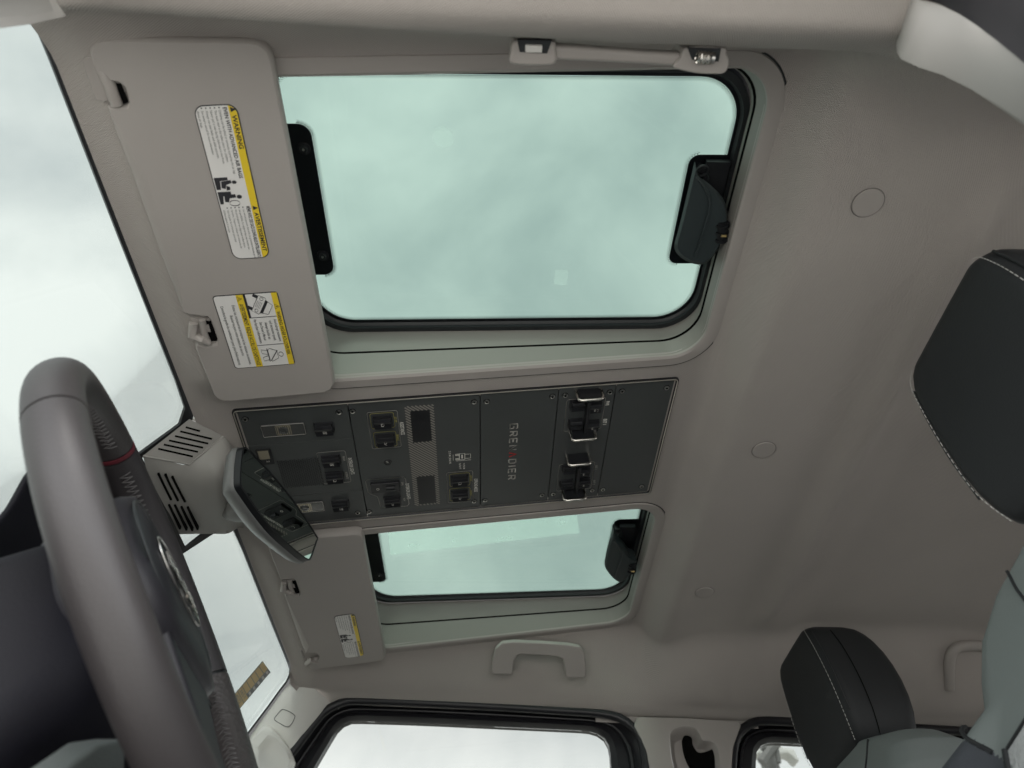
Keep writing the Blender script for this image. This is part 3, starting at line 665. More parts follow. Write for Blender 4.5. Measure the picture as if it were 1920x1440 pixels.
# rocker switches
def rocker(px, wu=.0245, wv=.0195, icon=0, name='rocker_switch', vu=None):
    v, u = vu or uv(*px)
    Q = lambda a, b_, h=0: P(v + a, u + b_, h)
    b = MB(); b.loft([[Q(x, y, HP - .0005) for x, y in rrect(-wv / 2 - .0015, wv / 2 + .0015, -wu / 2 - .0015, wu / 2 + .0015, .003, 3)],
                      [Q(x, y, HP + .0022) for x, y in rrect(-wv / 2 - .0008, wv / 2 + .0008, -wu / 2 - .0008, wu / 2 + .0008, .0025, 3)]], 'key', cap0=True, cap1=True)
    o = b.build(name, oc)
    k = MB()                                     # paddle: high at the far (window) side, falls towards the passenger
    n0 = [(-wv / 2, .0085), (-wv / 2 + .004, .0105), (wv * .12, .0060), (wv / 2, .0075), (wv / 2, .002), (-wv / 2, .002)]
    n1 = [(a * .96, h * .985) for a, h in n0]
    k.loft([[Q(a, -wu / 2 + .0008, h) for a, h in n1], [Q(a, -wu / 2 + .0022, h) for a, h in n0], [Q(a, wu / 2 - .0022, h) for a, h in n0], [Q(a, wu / 2 - .0008, h) for a, h in n1]], 'key', cap0=True, cap1=True)
    # printed symbol on the sloping face
    def S(a, b_, h=0):
        aa = wv * (.04 + .40 * (0)) + a; t = (aa - (wv * .12)) / (wv * .38)
        return Q(aa, b_, .0063 + max(0, t) * .0015 + h + (.0 if t > 0 else -t * .0016))
    pf_ = lambda a, b_, h=0: S(.002 + a, b_, h)
    if icon == 1:   # lamp rays
        stroke(k, pf_, [(-.001, -.0015), (.0025, -.0015), (.0025, .0005), (-.001, .0005), (-.001, -.0015)], .0005, .0003, 'ink')
        for s_ in (-.0006, .001, .0026): stroke(k, pf_, [(s_, .0013), (s_ + .0006, .0030)], .0005, .0003, 'ink')
    elif icon == 2: # door / car
        stroke(k, pf_, [(-.002, -.002), (.002, -.002), (.002, .0005), (.0006, .002), (-.002, .002), (-.002, -.002)], .0006, .0003, 'ink')
    elif icon == 3: # wavy
        stroke(k, pf_, [(-.0015 + .002 * math.cos(t), .0016 * math.sin(t)) for t in [i * .6 for i in range(11)]], .0006, .0003, 'ink'); stroke(k, pf_, [(.0012, -.002), (.003, .0015)], .0006, .0003, 'ink')
    elif icon == 4: put_text(k, lambda a, b_, h: pf_(a, b_, h), '10A', -.0018, .0022, -.001, .001, .0003, 'ink', .02)
    elif icon == 5: stroke(k, pf_, [(-.001, .003), (-.001, .0045), (.003, .0045), (.003, .003)], .0005, .0003, 'ink2'); put_text(k, pf_, 'II', -.0005, .0022, -.001, .001, .0003, 'ink')
    k.build('paddle', o, bevel=.0005, seg=2)
    return o
for p, ic in (((608, 801), 1), ((621, 861), 1), ((628, 892), 2), ((638.8, 944.5), 1), ((717.5, 788), 2), ((722.8, 822.5), 3), ((736, 937), 3), ((861.8, 898), 2), ((862, 926), 3)): rocker(p, icon=ic)
# headlamp levelling switch: wide body with thumb wheel
v, u = uv(722.5, 909.5); b = MB(); b.prism([P(x, y, HP) for x, y in rrect(v - .0105, v + .0105, u - .0215, u + .0215, .002, 3)], PF.N * .0055, 'key'); o = b.build('levelling_switch', oc, bevel=.0012)
b = MB(); b.tube([P(v + .001, u + .001, HP + .0045), P(v + .001, u + .014, HP + .0045)], .0045, 'black', 16); stroke(b, lambda a, c, h=0: P(v + a, u + c, h), [(.0 + .002 * math.cos(t), -.011 + .002 * math.sin(t)) for t in [i * .7 for i in range(10)]], .0006, HP + .0057, 'ink'); b.build('thumb_wheel', o)
# ceiling lamps
for mirr in (0, 1):
    cs = [uv(*p) for p in [(488.8, 796), (570, 790.5), (575, 812.5), (495, 819.5)]]
    v0, v1 = min(c_[0] for c_ in cs), max(c_[0] for c_ in cs) - .002; u0, u1 = min(c_[1] for c_ in cs), max(c_[1] for c_ in cs)
    if mirr: v0, v1 = LV - v1, LV - v0
    b = MB(); b.prism([P(x, y, HP) for x, y in rrect(v0, v1, u0, u1, .002, 3)], PF.N * .0018, 'lens'); o = b.build('ceiling_lamp', oc, bevel=.0008, seg=2)
    b = MB(); um = (u0 + u1) / 2
    flat(b, P, rrect(v0 + .002, v1 - .002, um - .010, um + .010, .001, 2), HP + .0019, 'lensi')
    for i in range(7):
        uu = um - .009 + i * .0028
        flat(b, P, [(v0 + .003, uu), (v1 - .003, uu), (v1 - .003, uu + .0009), (v0 + .003, uu + .0009)], HP + .0022, 'lens')
    vm = (v0 + v1) / 2
    b.loft([[P(vm + r_ * math.cos(a), um + r_ * math.sin(a), HP + h_) for a in [2 * math.pi * k / 18 for k in range(18)]] for r_, h_ in ((.0068, .002), (.0062, .0034), (.004, .0038), (.0035, .0026), (.0005, .0026))], 'lens', cap1=True)
    b.build('bulb_window', o)
    b = MB(); stroke(b, P, rrect(v0 + .0005, v1 - .0005, u0 + .0005, u1 - .0005, .0015, 2), .0006, HP + .002, 'ink2', True); b.build('lens_edge', o)
# perforated speaker grilles
def grille(v0, v1, u0, u1, step, r_, parent, rim=False):
    b = MB(); row = 0; uu = u0 + step / 2
    while uu < u1 - r_:
        vv = v0 + step / 2 + (step / 2 if row % 2 else 0)
        while vv < v1 - r_:
            flat(b, P, [(vv + r_ * math.cos(a), uu + r_ * math.sin(a)) for a in [math.pi / 3 * k for k in range(6)]], HP + .00035, 'key', .0001); vv += step
        uu += step * .866; row += 1
    if rim: flat(b, P, [(v0 - .0012, u0 - .001), (v1 + .0012, u0 - .001), (v1 + .0012, u1 + .001), (v0 - .0012, u1 + .001)], HP + .0001, 'key', .0001)
    return b.build('speaker_grille', parent)
g1 = [uv(*p) for p in [(521, 864), (595, 862), (598, 905), (532, 907)]]
grille(g1[0][0] - .002, g1[2][0] + .006, g1[0][1] - .002, g1[1][1] + .002, .0033, .00115, oc)
hz = [uv(*p) for p in [(761, 762), (815, 760), (823, 945), (776, 950)]]
hv0, hv1, hu0, hu1 = .012, LV - .010, (hz[0][1] + hz[3][1]) / 2, (hz[1][1] + hz[2][1]) / 2
ga = [uv(*p) for p in [(770, 771), (807.5, 769), (809.5, 825), (773.8, 827.5)]]; gb = [uv(*p) for p in [(780.8, 893.8), (815, 892.5), (817, 941), (783.8, 942.5)]]
boxes = [(min(q[0] for q in k), max(q[0] for q in k), hu0 + .0075, hu1 - .0065) for k in (ga, gb)]
hv0 = boxes[0][0] - .011; hv1 = boxes[1][1] + .004
b = MB()
k = hv0 - .06
while k < hv1:
    # diagonal stripe v = k + s, u = hu0 + s*.62 clipped to the hatch field and off the grilles
    run = []; n = 60
    for j in range(n + 1):
        s_ = (hu1 - hu0) * j / n; vv = k + s_ * .95; uu = hu0 + s_
        ok = hv0 <= vv <= hv1 and not any(x0 - .001 < vv < x1 + .001 and y0 - .001 < uu < y1 + .001 for x0, x1, y0, y1 in boxes)
        if ok: run.append((vv, uu))
        if (not ok or j == n) and run:
            if len(run) > 1: stroke(b, P, [run[0], run[-1]], .0021, HP + .0002, 'hatch', t=.0001)
            run = []
    k += .0052
b.build('hatched_marking', oc)
for x0, x1, y0, y1 in boxes: grille(x0, x1, y0, y1, .0026, .00095, oc, True)
v, u = uv(727, 865.8); b = MB(); b.loft([[P(v + r_ * math.cos(a), u + r_ * math.sin(a), HP + h_) for a in [2 * math.pi * j / 18 for j in range(18)]] for r_, h_ in ((.006, .0002), (.0052, .001), (.004, .0004), (.002, .0012))], 'key', cap1=True)
stroke(b, P, [(v - .0035, u - .002), (v - .001, u + .001)], .002, HP + .0012, 'steel'); b.build('microphone', oc)
# printed outlines
def outline(pts, name='printed_outline', m_='ink2', wd=.0008, r_=.003):
    c_ = [uv(*p) for p in pts]; x0, x1 = (c_[0][0] + c_[1][0]) / 2, (c_[2][0] + c_[3][0]) / 2; y0, y1 = (c_[0][1] + c_[3][1]) / 2, (c_[1][1] + c_[2][1]) / 2
    stroke(pr, P, rrect(x0, x1, y0, y1, r_, 4), wd, HP + .0002, m_, True, .0001)
pr = MB(); c6 = lambda x, y: (420 + x / 4, 700 + y / 4); c7 = lambda x, y: (820 + x / 4, 700 + y / 4)
outline([c6(1072, 290), c6(1300, 272), c6(1328, 548), c6(1112, 560)]); outline([c6(1092, 302), c6(1270, 285), c6(1282, 400), c6(1110, 412)], m_='inky'); outline([c6(1120, 440), c6(1285, 428), c6(1300, 538), c6(1135, 552)], m_='inky')
outline([c6(695, 590), c6(910, 576), c6(952, 808), c6(745, 828)])
outline([c6(1672, 740), c6(1868, 726), c6(1866, 955), c6(1678, 965)]); outline([c6(1690, 752), c6(1842, 740), c6(1845, 835), c6(1695, 842)], m_='inky'); outline([c6(1692, 862), c6(1845, 850), c6(1846, 942), c6(1694, 952)], m_='inky')
outline([c7(970, 195), c7(1262, 172), c7(1222, 410), c7(948, 430)]); outline([c7(915, 680), c7(1182, 660), c7(1148, 860), c7(893, 876)])
stroke(pr, P, [uv(*c6(*p)) for p in [(1068, 795), (1350, 772), (1362, 790), (1388, 975), (1375, 990), (1180, 1005), (1172, 990), (1152, 920), (1095, 900), (1080, 885), (1062, 810)]], .0008, HP + .0002, 'ink2', True, .0001)
def ptxt(s, pa, pb, hgt, m_='ink', bo=.01):
    a, c_ = uv(*pa), uv(*pb); put_text(pr, P, s, a[0], c_[0], (a[1] + c_[1]) / 2 - hgt / 2, (a[1] + c_[1]) / 2 + hgt / 2, HP + .0002, m_, bo)
ptxt('ASSISTANCE', c6(1334, 360), c6(1340, 455), .0052); ptxt('INTERIOR LIGHTS', c6(945, 630), c6(965, 752), .0052); ptxt('EXTERIOR LIGHTS', c6(1374, 822), c6(1386, 938), .0052)
ptxt('OFFROAD MODE', c6(1890, 785), c6(1887, 884), .0052)
ptxt('REAR', c6(898, 618), c6(902, 652), .003, 'ink2'); ptxt('ALTERNATE', c6(918, 735), c6(926, 785), .003, 'ink2'); ptxt('DRL', c6(1336, 812), c6(1340, 838), .003, 'ink2'); ptxt('HIGH', c6(1352, 930), c6(1354, 952), .003, 'ink2')
ptxt('ESC OFF', c6(1286, 322), c6(1290, 362), .003, 'inky'); ptxt('BRAKE', c6(1302, 455), c6(1306, 500), .003, 'inky'); ptxt('OFFROAD', c6(1852, 760), c6(1853, 802), .003, 'inky'); ptxt('WADING', c6(1853, 872), c6(1853, 912), .003, 'inky')
ptxt('PWR', c7(1278, 204), c7(1272, 238), .005, bo=.03); ptxt('EXT 1', c7(1260, 338), c7(1252, 380), .005, bo=.03); ptxt('INT 1', c7(1193, 685), c7(1188, 715), .004, 'ink2'); ptxt('INT 2', c7(1178, 796), c7(1170, 830), .004, 'ink2')
ptxt('2.15 M | 84.6 IN', c6(1692, 578), c6(1697, 672), .0032, 'ink'); ptxt('<1.93 M', c6(1800, 668), c6(1800, 712), .003, 'ink'); ptxt('<6.76 FT', c6(1770, 668), c6(1770, 714), .003, 'ink')
cv, cu_ = uv(*c6(1785, 620)); I = lambda pts, wd=.0007, cl=False: stroke(pr, P, [(cv + x, cu_ + y) for x, y in pts], wd, HP + .0002, 'ink', cl, .0001)
I([(-.0065, -.004), (.0065, -.004), (.0065, .004), (-.0065, .004)], .0012, True); I([(-.0045, .004), (-.0045, .0125), (.0045, .0125), (.0045, .004)], .0008); I([(-.006, -.004), (-.006, -.0095), (-.0035, -.0095), (-.0035, -.004)], .0013); I([(.006, -.004), (.006, -.0095), (.0035, -.0095), (.0035, -.004)], .0013)
I([(-.004, 0), (.004, 0)], .002); I([(-.006, -.013), (.0065, -.013)], .0006); I([(.0085, -.009), (.0085, .013)], .0006)
pr.build('printed_lettering', oc)
# name across the third plate: block letters built from strokes
GL = {'G': [[(1, .8), (1, 1), (0, 1), (0, 0), (1, 0), (1, .5), (.55, .5)]], 'R': [[(0, 0), (0, 1), (.85, 1), (1, .86), (1, .6), (.85, .47), (0, .47)], [(.5, .47), (1, 0)]], 'E': [[(1, 1), (0, 1), (0, 0), (1, 0)], [(0, .5), (.85, .5)]],
      'N': [[(0, 0), (0, 1), (1, 0), (1, 1)]], 'A': [[(0, 0), (.5, 1), (1, 0)]], 'D': [[(0, 0), (0, 1), (.75, 1), (1, .8), (1, .2), (.75, 0), (0, 0)]], 'I': [[(0, 0), (0, 1)]]}
b = MB(); s0 = uv(*c7(576, 372)); s1 = uv(*c7(553, 792)); bu = (s0[1] + s1[1]) / 2; hh = .0105; tot = s1[0] - s0[0]
word = 'GRENADIER'; unit = tot / (8 + .25 + 8 * .38); xx = s0[0]
for ch in word:
    wch = unit * (.25 if ch == 'I' else 1)
    for st_ in GL[ch]: stroke(b, P, [(xx + (p_[0] * (wch - .0022) + .0011 if ch != 'I' else wch / 2), bu - hh / 2 + p_[1] * hh) for p_ in st_], .0022, HP + .0002, 'inkr' if ch == 'A' else 'ink2', False, .0003)
    xx += wch + unit * .38
b.build('name_lettering', oc)
# auxiliary switches with guard bars
def aux(keys, guards, spine):
    for p, ic in keys:
        v, u = uv(*p); rocker(None, .0195, .0175, ic, 'toggle_switch', (v, u))
    for pa, pb in guards:
        a, c_ = uv(*pa), uv(*pb); va = (a[0] + c_[0]) / 2; u0, u1 = a[1], c_[1]
        b = MB(); Hh = .021; pts = [P(va, u0, HP), P(va, u0, HP + Hh - .005), P(va, u0 + .0015, HP + Hh - .0015), P(va, u0 + .005, HP + Hh), P(va, u1 - .005, HP + Hh), P(va, u1 - .0015, HP + Hh - .0015), P(va, u1, HP + Hh - .005), P(va, u1, HP)]
        b.tube(pts, .0021, 'chrome', 12); gb_ = b.build('guard_bar', oc, smooth=60)
        b = MB(); b.prism([P(va - .0015, u0 + .003, HP), P(va - .0015, u1 - .003, HP), P(va - .0015, u1 - .003, HP + Hh - .003), P(va - .0015, u0 + .003, HP + Hh - .003)], PF.A * .0012, 'key'); b.build('guard_web', gb_)
    a, c_ = uv(*spine[0]), uv(*spine[1]); b = MB()
    b.box(P((a[0] + c_[0]) / 2, (a[1] + c_[1]) / 2, HP + .005), (PF.A * abs(a[0] - c_[0]) * .5, PF.B * .0025, PF.N * .005), 'key'); b.build('centre_spine', oc, bevel=.001)
aux([((1082, 757), 0), ((1114, 760), 5), ((1078, 792), 0), ((1109, 795), 4)], [((1079, 731), (1126, 727)), ((1067, 806), (1113, 802))], [(1103, 745), (1093, 815)])
aux([((1066, 876), 0), ((1093, 881), 4), ((1061, 905), 0), ((1093, 902), 4)], [((1061, 852), (1103, 849)), ((1053, 918), (1094, 915))], [(1084, 868), (1078, 920)])
# reflected blank tile beside the mirror
b = MB(); v, u = uv(497, 857); b.prism([P(x, y, HP) for x, y in rrect(v - .018, v + .014, u - .010, u + .011, .002, 3)], PF.N * .0012, 'key'); o = b.build('passenger_airbag_indicator', oc, bevel=.0004)
b = MB(); flat(b, P, [(v - .015, u - .007), (v + .002, u - .007), (v + .002, u + .007), (v - .015, u + .007)], HP + .0013, 'lensi'); put_text(b, P, '2', v + .005, v + .009, u + .001, u + .005, HP + .0013, 'ink2'); b.build('indicator_window', o)

# ================================================================== sensor housing at the top of the windshield
sh = thing('sensor_housing', (0, 0, 0), 'beige slatted plastic housing at the top middle of the windshield, the mirror hangs from it', 'sensor housing')

def grid_surface(mb, net, m, n=4):
    rows = [smooth_closed(r_, n, closed=False) for r_ in net]
    cols = [smooth_closed([rows[i][j] for i in range(len(rows))], n, closed=False) for j in range(len(rows[0]))]
    mb.loft(cols, m, closed=False)
H_ = lambda *p: on_roof(*p)
fa, fb, fc, fe = H_(268, 855, .052), H_(355, 786, .004), H_(419, 818, .001), H_(355, 871, .040)
ff, fg = H_(338, 1001, .048), H_(405, 1000, .040)
b = MB(); inn_ = V((.01, -.012, .016)); b.prism([fa, fb, fc, fe], inn_, 'housing')
net = [[H_(268, 855, .052), H_(278, 892, .054), H_(292, 927, .054), H_(310, 964, .053), H_(332, 1002, .048)],
       [fa.lerp(fe, .48), H_(329, 896, .052), H_(343, 930, .052), H_(357, 966, .050), H_(371, 1001, .045)],
       [H_(354, 871, .040), H_(368, 903, .049), H_(380, 935, .051), H_(392, 968, .049), H_(405, 1001, .040)],
       [fe.lerp(fc, .52), H_(404, 882, .046), H_(414, 918, .056), H_(421, 958, .052), H_(428, 1000, .032)],
       [H_(419, 818, .001), H_(437, 858, .022), H_(446, 905, .040), H_(449, 950, .038), H_(450, 988, .016)],
       [H_(423, 818, -.006), H_(452, 858, -.006), H_(468, 905, -.006), H_(468, 950, -.006), H_(458, 992, -.006)]]
grid_surface(b, net, 'housing')
side = [r_[-1] for r_ in net]; b.loft([side, [p + V((0, -.012, .05)) for p in side]], 'housing', closed=False)
fq = [fa, fb, fc, fe]; fcn = sum(fq, V()) / 4; b.prism([fcn + (p - fcn) * 1.07 + inn_ * .35 for p in fq], inn_ * .8, 'housing')
b.tube([fa, fe, fc], .0013, 'housing', 8)
b.build('cover', sh, smooth=50)
def plane3(a, b_, c_):
    n = (b_ - a).cross(c_ - a).normalized()
    return n if n.dot(a) < 0 else -n
n1 = plane3(fa, fb, fe); n2 = plane3(net[0][1], net[0][3], net[2][2])
def slat(mb, p0, p1, w0, Pn, nn, sx):
    a, c_ = onp(*p0, Pn, nn), onp(*p1, Pn, nn); d = (c_ - a).normalized(); q_ = nn.cross(d).normalized() * w0 / 2
    mb.prism([a + q_ + nn * .0006 * sx, c_ + q_ + nn * .0006 * sx, c_ - q_ + nn * .0006 * sx, a - q_ + nn * .0006 * sx], -nn * .006, 'hole')
b = MB(); z8 = lambda x, y: (260 + x / 4.364, 740 + y / 4.364)
for p0, p1 in (((385, 266), (500, 298)), ((340, 300), (598, 362)), ((297, 338), (568, 400)), ((248, 374), (526, 434)), ((206, 408), (484, 468)), ((160, 442), (442, 506))): slat(b, z8(*p0), z8(*p1), .0023, fa, n1, 1)
b.build('driver_side_slots', sh)
b = MB()
for p0, p1 in (((297, 887), (321, 936)), ((310, 889), (334, 938)), ((323, 893), (347, 940)), ((317, 945), (338, 991)), ((328, 946), (350, 993)), ((340, 949), (361, 994)), ((352, 950), (371, 992))): slat(b, p0, p1, .0023, net[0][1], n2, 3)
b.build('lower_slots', sh)
b = MB(); stroke(b, lambda x_, y_, h=0: bil([fa, fe, fc, fb], y_, x_, h, n1), [(.0, .0), (.0, .96), (.93, .96), (.93, .0)], .004, .0003, 'hole'); 

# ================================================================== rear-view mirror
rm = thing('rearview_mirror', (0, 0, 0), 'frameless rear-view mirror in a grey casing hanging from the slatted housing', 'mirror')
mc = on_z(520, 955, .572)
e1, e2 = on_z(452, 878, .572), on_z(586, 1030, .572); md = (e2 - e1).normalized(); mn = V((md.y, -md.x, 0)).normalized()
if mn.x > 0: mn = -mn
mn = (mn + V((0, 0, .02))).normalized()
gpx = [z8(*p) for p in [(868, 446), (905, 470), (1110, 690), (1290, 915), (1448, 1155), (1452, 1190), (1405, 1325), (1375, 1338), (1300, 1285), (1120, 1125), (985, 960), (870, 795), (840, 745), (835, 700), (838, 600), (848, 510), (856, 460)]]
go = smooth_closed([onp(*p, e1, mn) for p in gpx], 3); gc = sum(go, V()) / len(go)
def grow(pts, c_, k, off):
    o = []; n = len(pts)
    for i, p in enumerate(pts):
        t = (pts[(i + 1) % n] - pts[i - 1]).normalized(); q_ = t.cross(mn).normalized()
        if q_.dot(p - c_) < 0: q_ = -q_
        o.append(p + q_ * k + mn * off)
    return o
b = MB(); b.prism([p + mn * .0002 for p in go], -mn * .003, 'mirror'); b.build('mirror_glass', rm)
b = MB(); b.loft([grow(go, gc, -.0002, -.001), grow(go, gc, .0004, .0012), grow(go, gc, .0025, .0006), grow(go, gc, .003, -.008)], 'black'); b.build('bezel', rm)
cb = lambda k, off, sc_: [gc + (p - gc) * sc_ + (p - gc).normalized() * 0 for p in grow(go, gc, k, off)]
b = MB(); b.loft([grow(go, gc, .0025, -.0075), grow(go, gc, .0042, -.009), grow(go, gc, .0042, -.015), [gc - mn * .025 + (p - gc + mn * .025) * .95 for p in grow(go, gc, .002, -.025)], [gc - mn * .034 + (p - gc + mn * .034) * .82 for p in grow(go, gc, .0, -.034)], [gc - mn * .039 + (p - gc + mn * .039) * .55 for p in grow(go, gc, -.002, -.039)]], 'mcase', cap1=True); b.build('casing', rm, smooth=60)
bk = gc - mn * .037
b = MB(); b.tube([bk + mn * .004, bk - mn * .012, H_(449, 950, .05), H_(443, 945, .035)], [.020, .016, .017, .024], 'stalkm', 20); b.build('stalk', rm, smooth=60)

# ================================================================== steering wheel and column
sw = thing('steering_wheel', (0, 0, 0), 'big dark leather steering wheel close to the camera with stitching and a red top band', 'steering wheel')
Wc = V((.2489, -.4831, .2753)); wt = .5526; wv = V((math.sin(wt), 0, math.cos(wt))); wn = V((-math.cos(wt), 0, math.sin(wt))); wy = V((0, 1, 0)); WR = .1787
def rim_pt(phi, th, ra=.0150, rb=.0177):
    rad = wv * math.cos(phi) + wy * math.sin(phi)
    return Wc + rad * (WR + ra * math.cos(th)) + wn * rb * math.sin(th)
def rim_part(a0, a1, m_, name, ex=0, n=40):
    b = MB(); b.loft([[rim_pt(a0 + (a1 - a0) * i / n, 2 * math.pi * j / 28, .0150 + ex, .0177 + ex) for j in range(28)] for i in range(n + 1)], m_, cap0=True, cap1=True); return b.build(name, sw, smooth=70)
D_ = math.radians
sA, sB = D_(52), D_(112)
for a0, a1, m_, nm in ((D_(1.4), D_(82), 'leather', 'rim_leather'), (D_(82.7), D_(170), 'leather', 'rim_grip'), (D_(170.7), D_(219), 'leather', 'rim_leather'), (D_(220), D_(279), 'leather2', 'rim_grip'), (D_(280), D_(358.6), 'leathd', 'rim_leather')): rim_part(a0, a1, m_, nm)
rim_part(D_(-.6), D_(.6), 'red', 'red_band', .0002, 6); rim_part(D_(-.5), D_(360.5), 'black', 'rim_core', -.0012, 120)
b = MB()
for k in range(180):
    ph = D_(6 + 348 * k / 180)
    a = rim_pt(ph, D_(160)); c_ = rim_pt(ph + D_(1.2), D_(192)); e_ = rim_pt(ph + D_(1.93), D_(160)); mid = rim_pt(ph + D_(.8), D_(175), .0164, .0192); mid2 = rim_pt(ph + D_(1.9), D_(175), .0164, .0192); b.tube([a, mid, c_, mid2, e_], .00045, 'thread2', 5)
b.build('rim_stitching', sw)
# hub
def hubp(y_, z_, h): return Wc + wy * y_ + wv * z_ + wn * h
b = MB(); ho_ = lambda s_, h, r_: [hubp(x_ * s_, y_ * s_ + .004, h) for x_, y_ in rrect(-.084, .082, -.066, .066, r_, 8)]
b.loft([ho_(.80, -.055, .05), ho_(.96, -.035, .05), ho_(1, -.012, .05), ho_(.985, .006, .05), ho_(.92, .014, .045), ho_(.6, .0175, .04)], 'hub', cap0=True, cap1=True); b.build('hub_cover', sw, smooth=60)
b = MB(); pts = [hubp(.050 * math.cos(t), .026 * math.sin(t) + .012, .0190) for t in [2 * math.pi * i / 40 for i in range(40)]]; b.tube(pts, .0007, 'steel', 8, closed=True)
HF = Frame(hubp(0, .012, .0188), -wy, wv)
for i, (x_, st_) in enumerate(((-.036, 'I'), (-.026, 'N'), (-.008, 'E'), (.010, 'O'), (.026, 'S'))):
    G2 = {'I': [[(.5, 0), (.5, 1)]], 'N': GL['N'], 'E': GL['E'], 'O': [[(0, 0), (0, 1), (1, 1), (1, 0), (0, 0)]], 'S': [[(1, 1), (0, 1), (0, .5), (1, .5), (1, 0), (0, 0)]]}
    for s_ in G2[st_]: stroke(b, HF.p, [(x_ + p_[0] * .011, -.007 + p_[1] * .014) for p_ in s_], .0028, .0004, 'chrome', False, .0018)
b.build('chrome_emblem', sw)
b = MB(); b.tube([hubp(.085 * math.cos(t), .058 * math.sin(t) + .008, .0145) for t in [2 * math.pi * i / 48 for i in range(48)]], .0011, 'rubber', 8, closed=True); b.build('hub_ring', sw)
for s_ in (1, -1):
    b = MB(); b.loft([[hubp(s_ * y_, z_ + dz, h) for z_, h in ((-.018, -.018), (.018, -.018), (.021, -.010), (.016, -.004), (-.016, -.004), (-.021, -.010))] for y_, dz in ((.075, .0), (.12, -.004), (.168, -.004))], 'hub', cap0=True, cap1=True); o = b.build('spoke', sw, bevel=.004)
    b = MB()
    for k in range(3):
        for j in (-1, 1): b.box(hubp(s_ * (.105 + .018 * k), j * .008, -.003), (wy * .0065, wv * .006, wn * .0025), 'key')
    b.box(hubp(s_ * .150, 0, -.0035), (wy * .0015, wv * .006, wn * .0012), 'steel'); b.build('thumb_buttons', o, bevel=.001)
b = MB(); b.loft([[hubp(y_, -.05 - q_, h) for y_, h in ((-w_, -.008), (w_, -.008), (w_, .010), (-w_, .010))] for q_, w_ in ((0, .05), (.06, .028), (.128, .032))], 'hub', cap0=True, cap1=True); b.build('spoke', sw, bevel=.004)

cs_ = thing('steering_column', (0, 0, 0), 'dark plastic shroud of the steering column behind the wheel, with one screw hole', 'steering column')
b = MB(); b.loft([[hubp(x_, y_ - .01, h) for x_, y_ in rrect(-w_, w_, -hgt - ex, hgt * .8, .028, 6)] for h, w_, hgt, ex in ((-.030, .062, .058, .0), (-.045, .075, .068, .01), (-.12, .082, .072, .03), (-.24, .088, .07, .05), (-.34, .09, .07, .06))], 'shroud', cap0=True, cap1=True); b.build('shroud', cs_, smooth=50)
b = MB(); c0 = hubp(.055, -.088, -.12); b.tube([c0 + V((0, 0, -.004)), c0 + V((0, 0, .01))], .0032, 'hole', 14); b.build('screw_hole', cs_)
for s_ in (-1,):
    b = MB(); b.tube([hubp(s_ * .06, .01, -.05), hubp(s_ * .11, .02, -.045), hubp(s_ * .165, .035, -.035)], [.008, .007, .010], 'black', 12); b.build('stalk', cs_)
db = thing('dashboard', (0, 0, 0), 'dark dashboard with the instrument hood, mostly hidden behind the steering wheel', 'dashboard')
b = MB(); hp = [on_x(*p, .37) for p in [(-420, 1500), (-420, 1250), (-60, 1010), (0, 962), (28, 922), (48, 885), (70, 862), (100, 850), (150, 880), (230, 1010), (400, 1500)]]
b.prism(smooth_closed(hp, 3), V((.08, -.10, .03)), 'shroud'); b.build('instrument_hood', db, bevel=.01, seg=4)
b = MB(); b.prism([V((.34, -.16, -.1)), V((.36, -.16, .12)), V((.42, -.16, .19)), V((.95, -.16, .16)), V((.95, -.16, -.1))], V((0, -1.24, 0)), 'shroud'); b.build('main_panel', db, bevel=.02, seg=4)
b = MB(); b.prism([on_x(*p, .22) for p in [(113, 1450), (190, 1393), (238, 1385), (234, 1470), (120, 1500)]], V((.02, 0, 0)), 'knee'); b.build('knee_panel', db, bevel=.003)
b = MB(); b.box((.60, YC, -.35), ((.02, 0, 0), (0, .6, 0), (0, 0, .35)), 'carpet'); b.build('bulkhead', db)

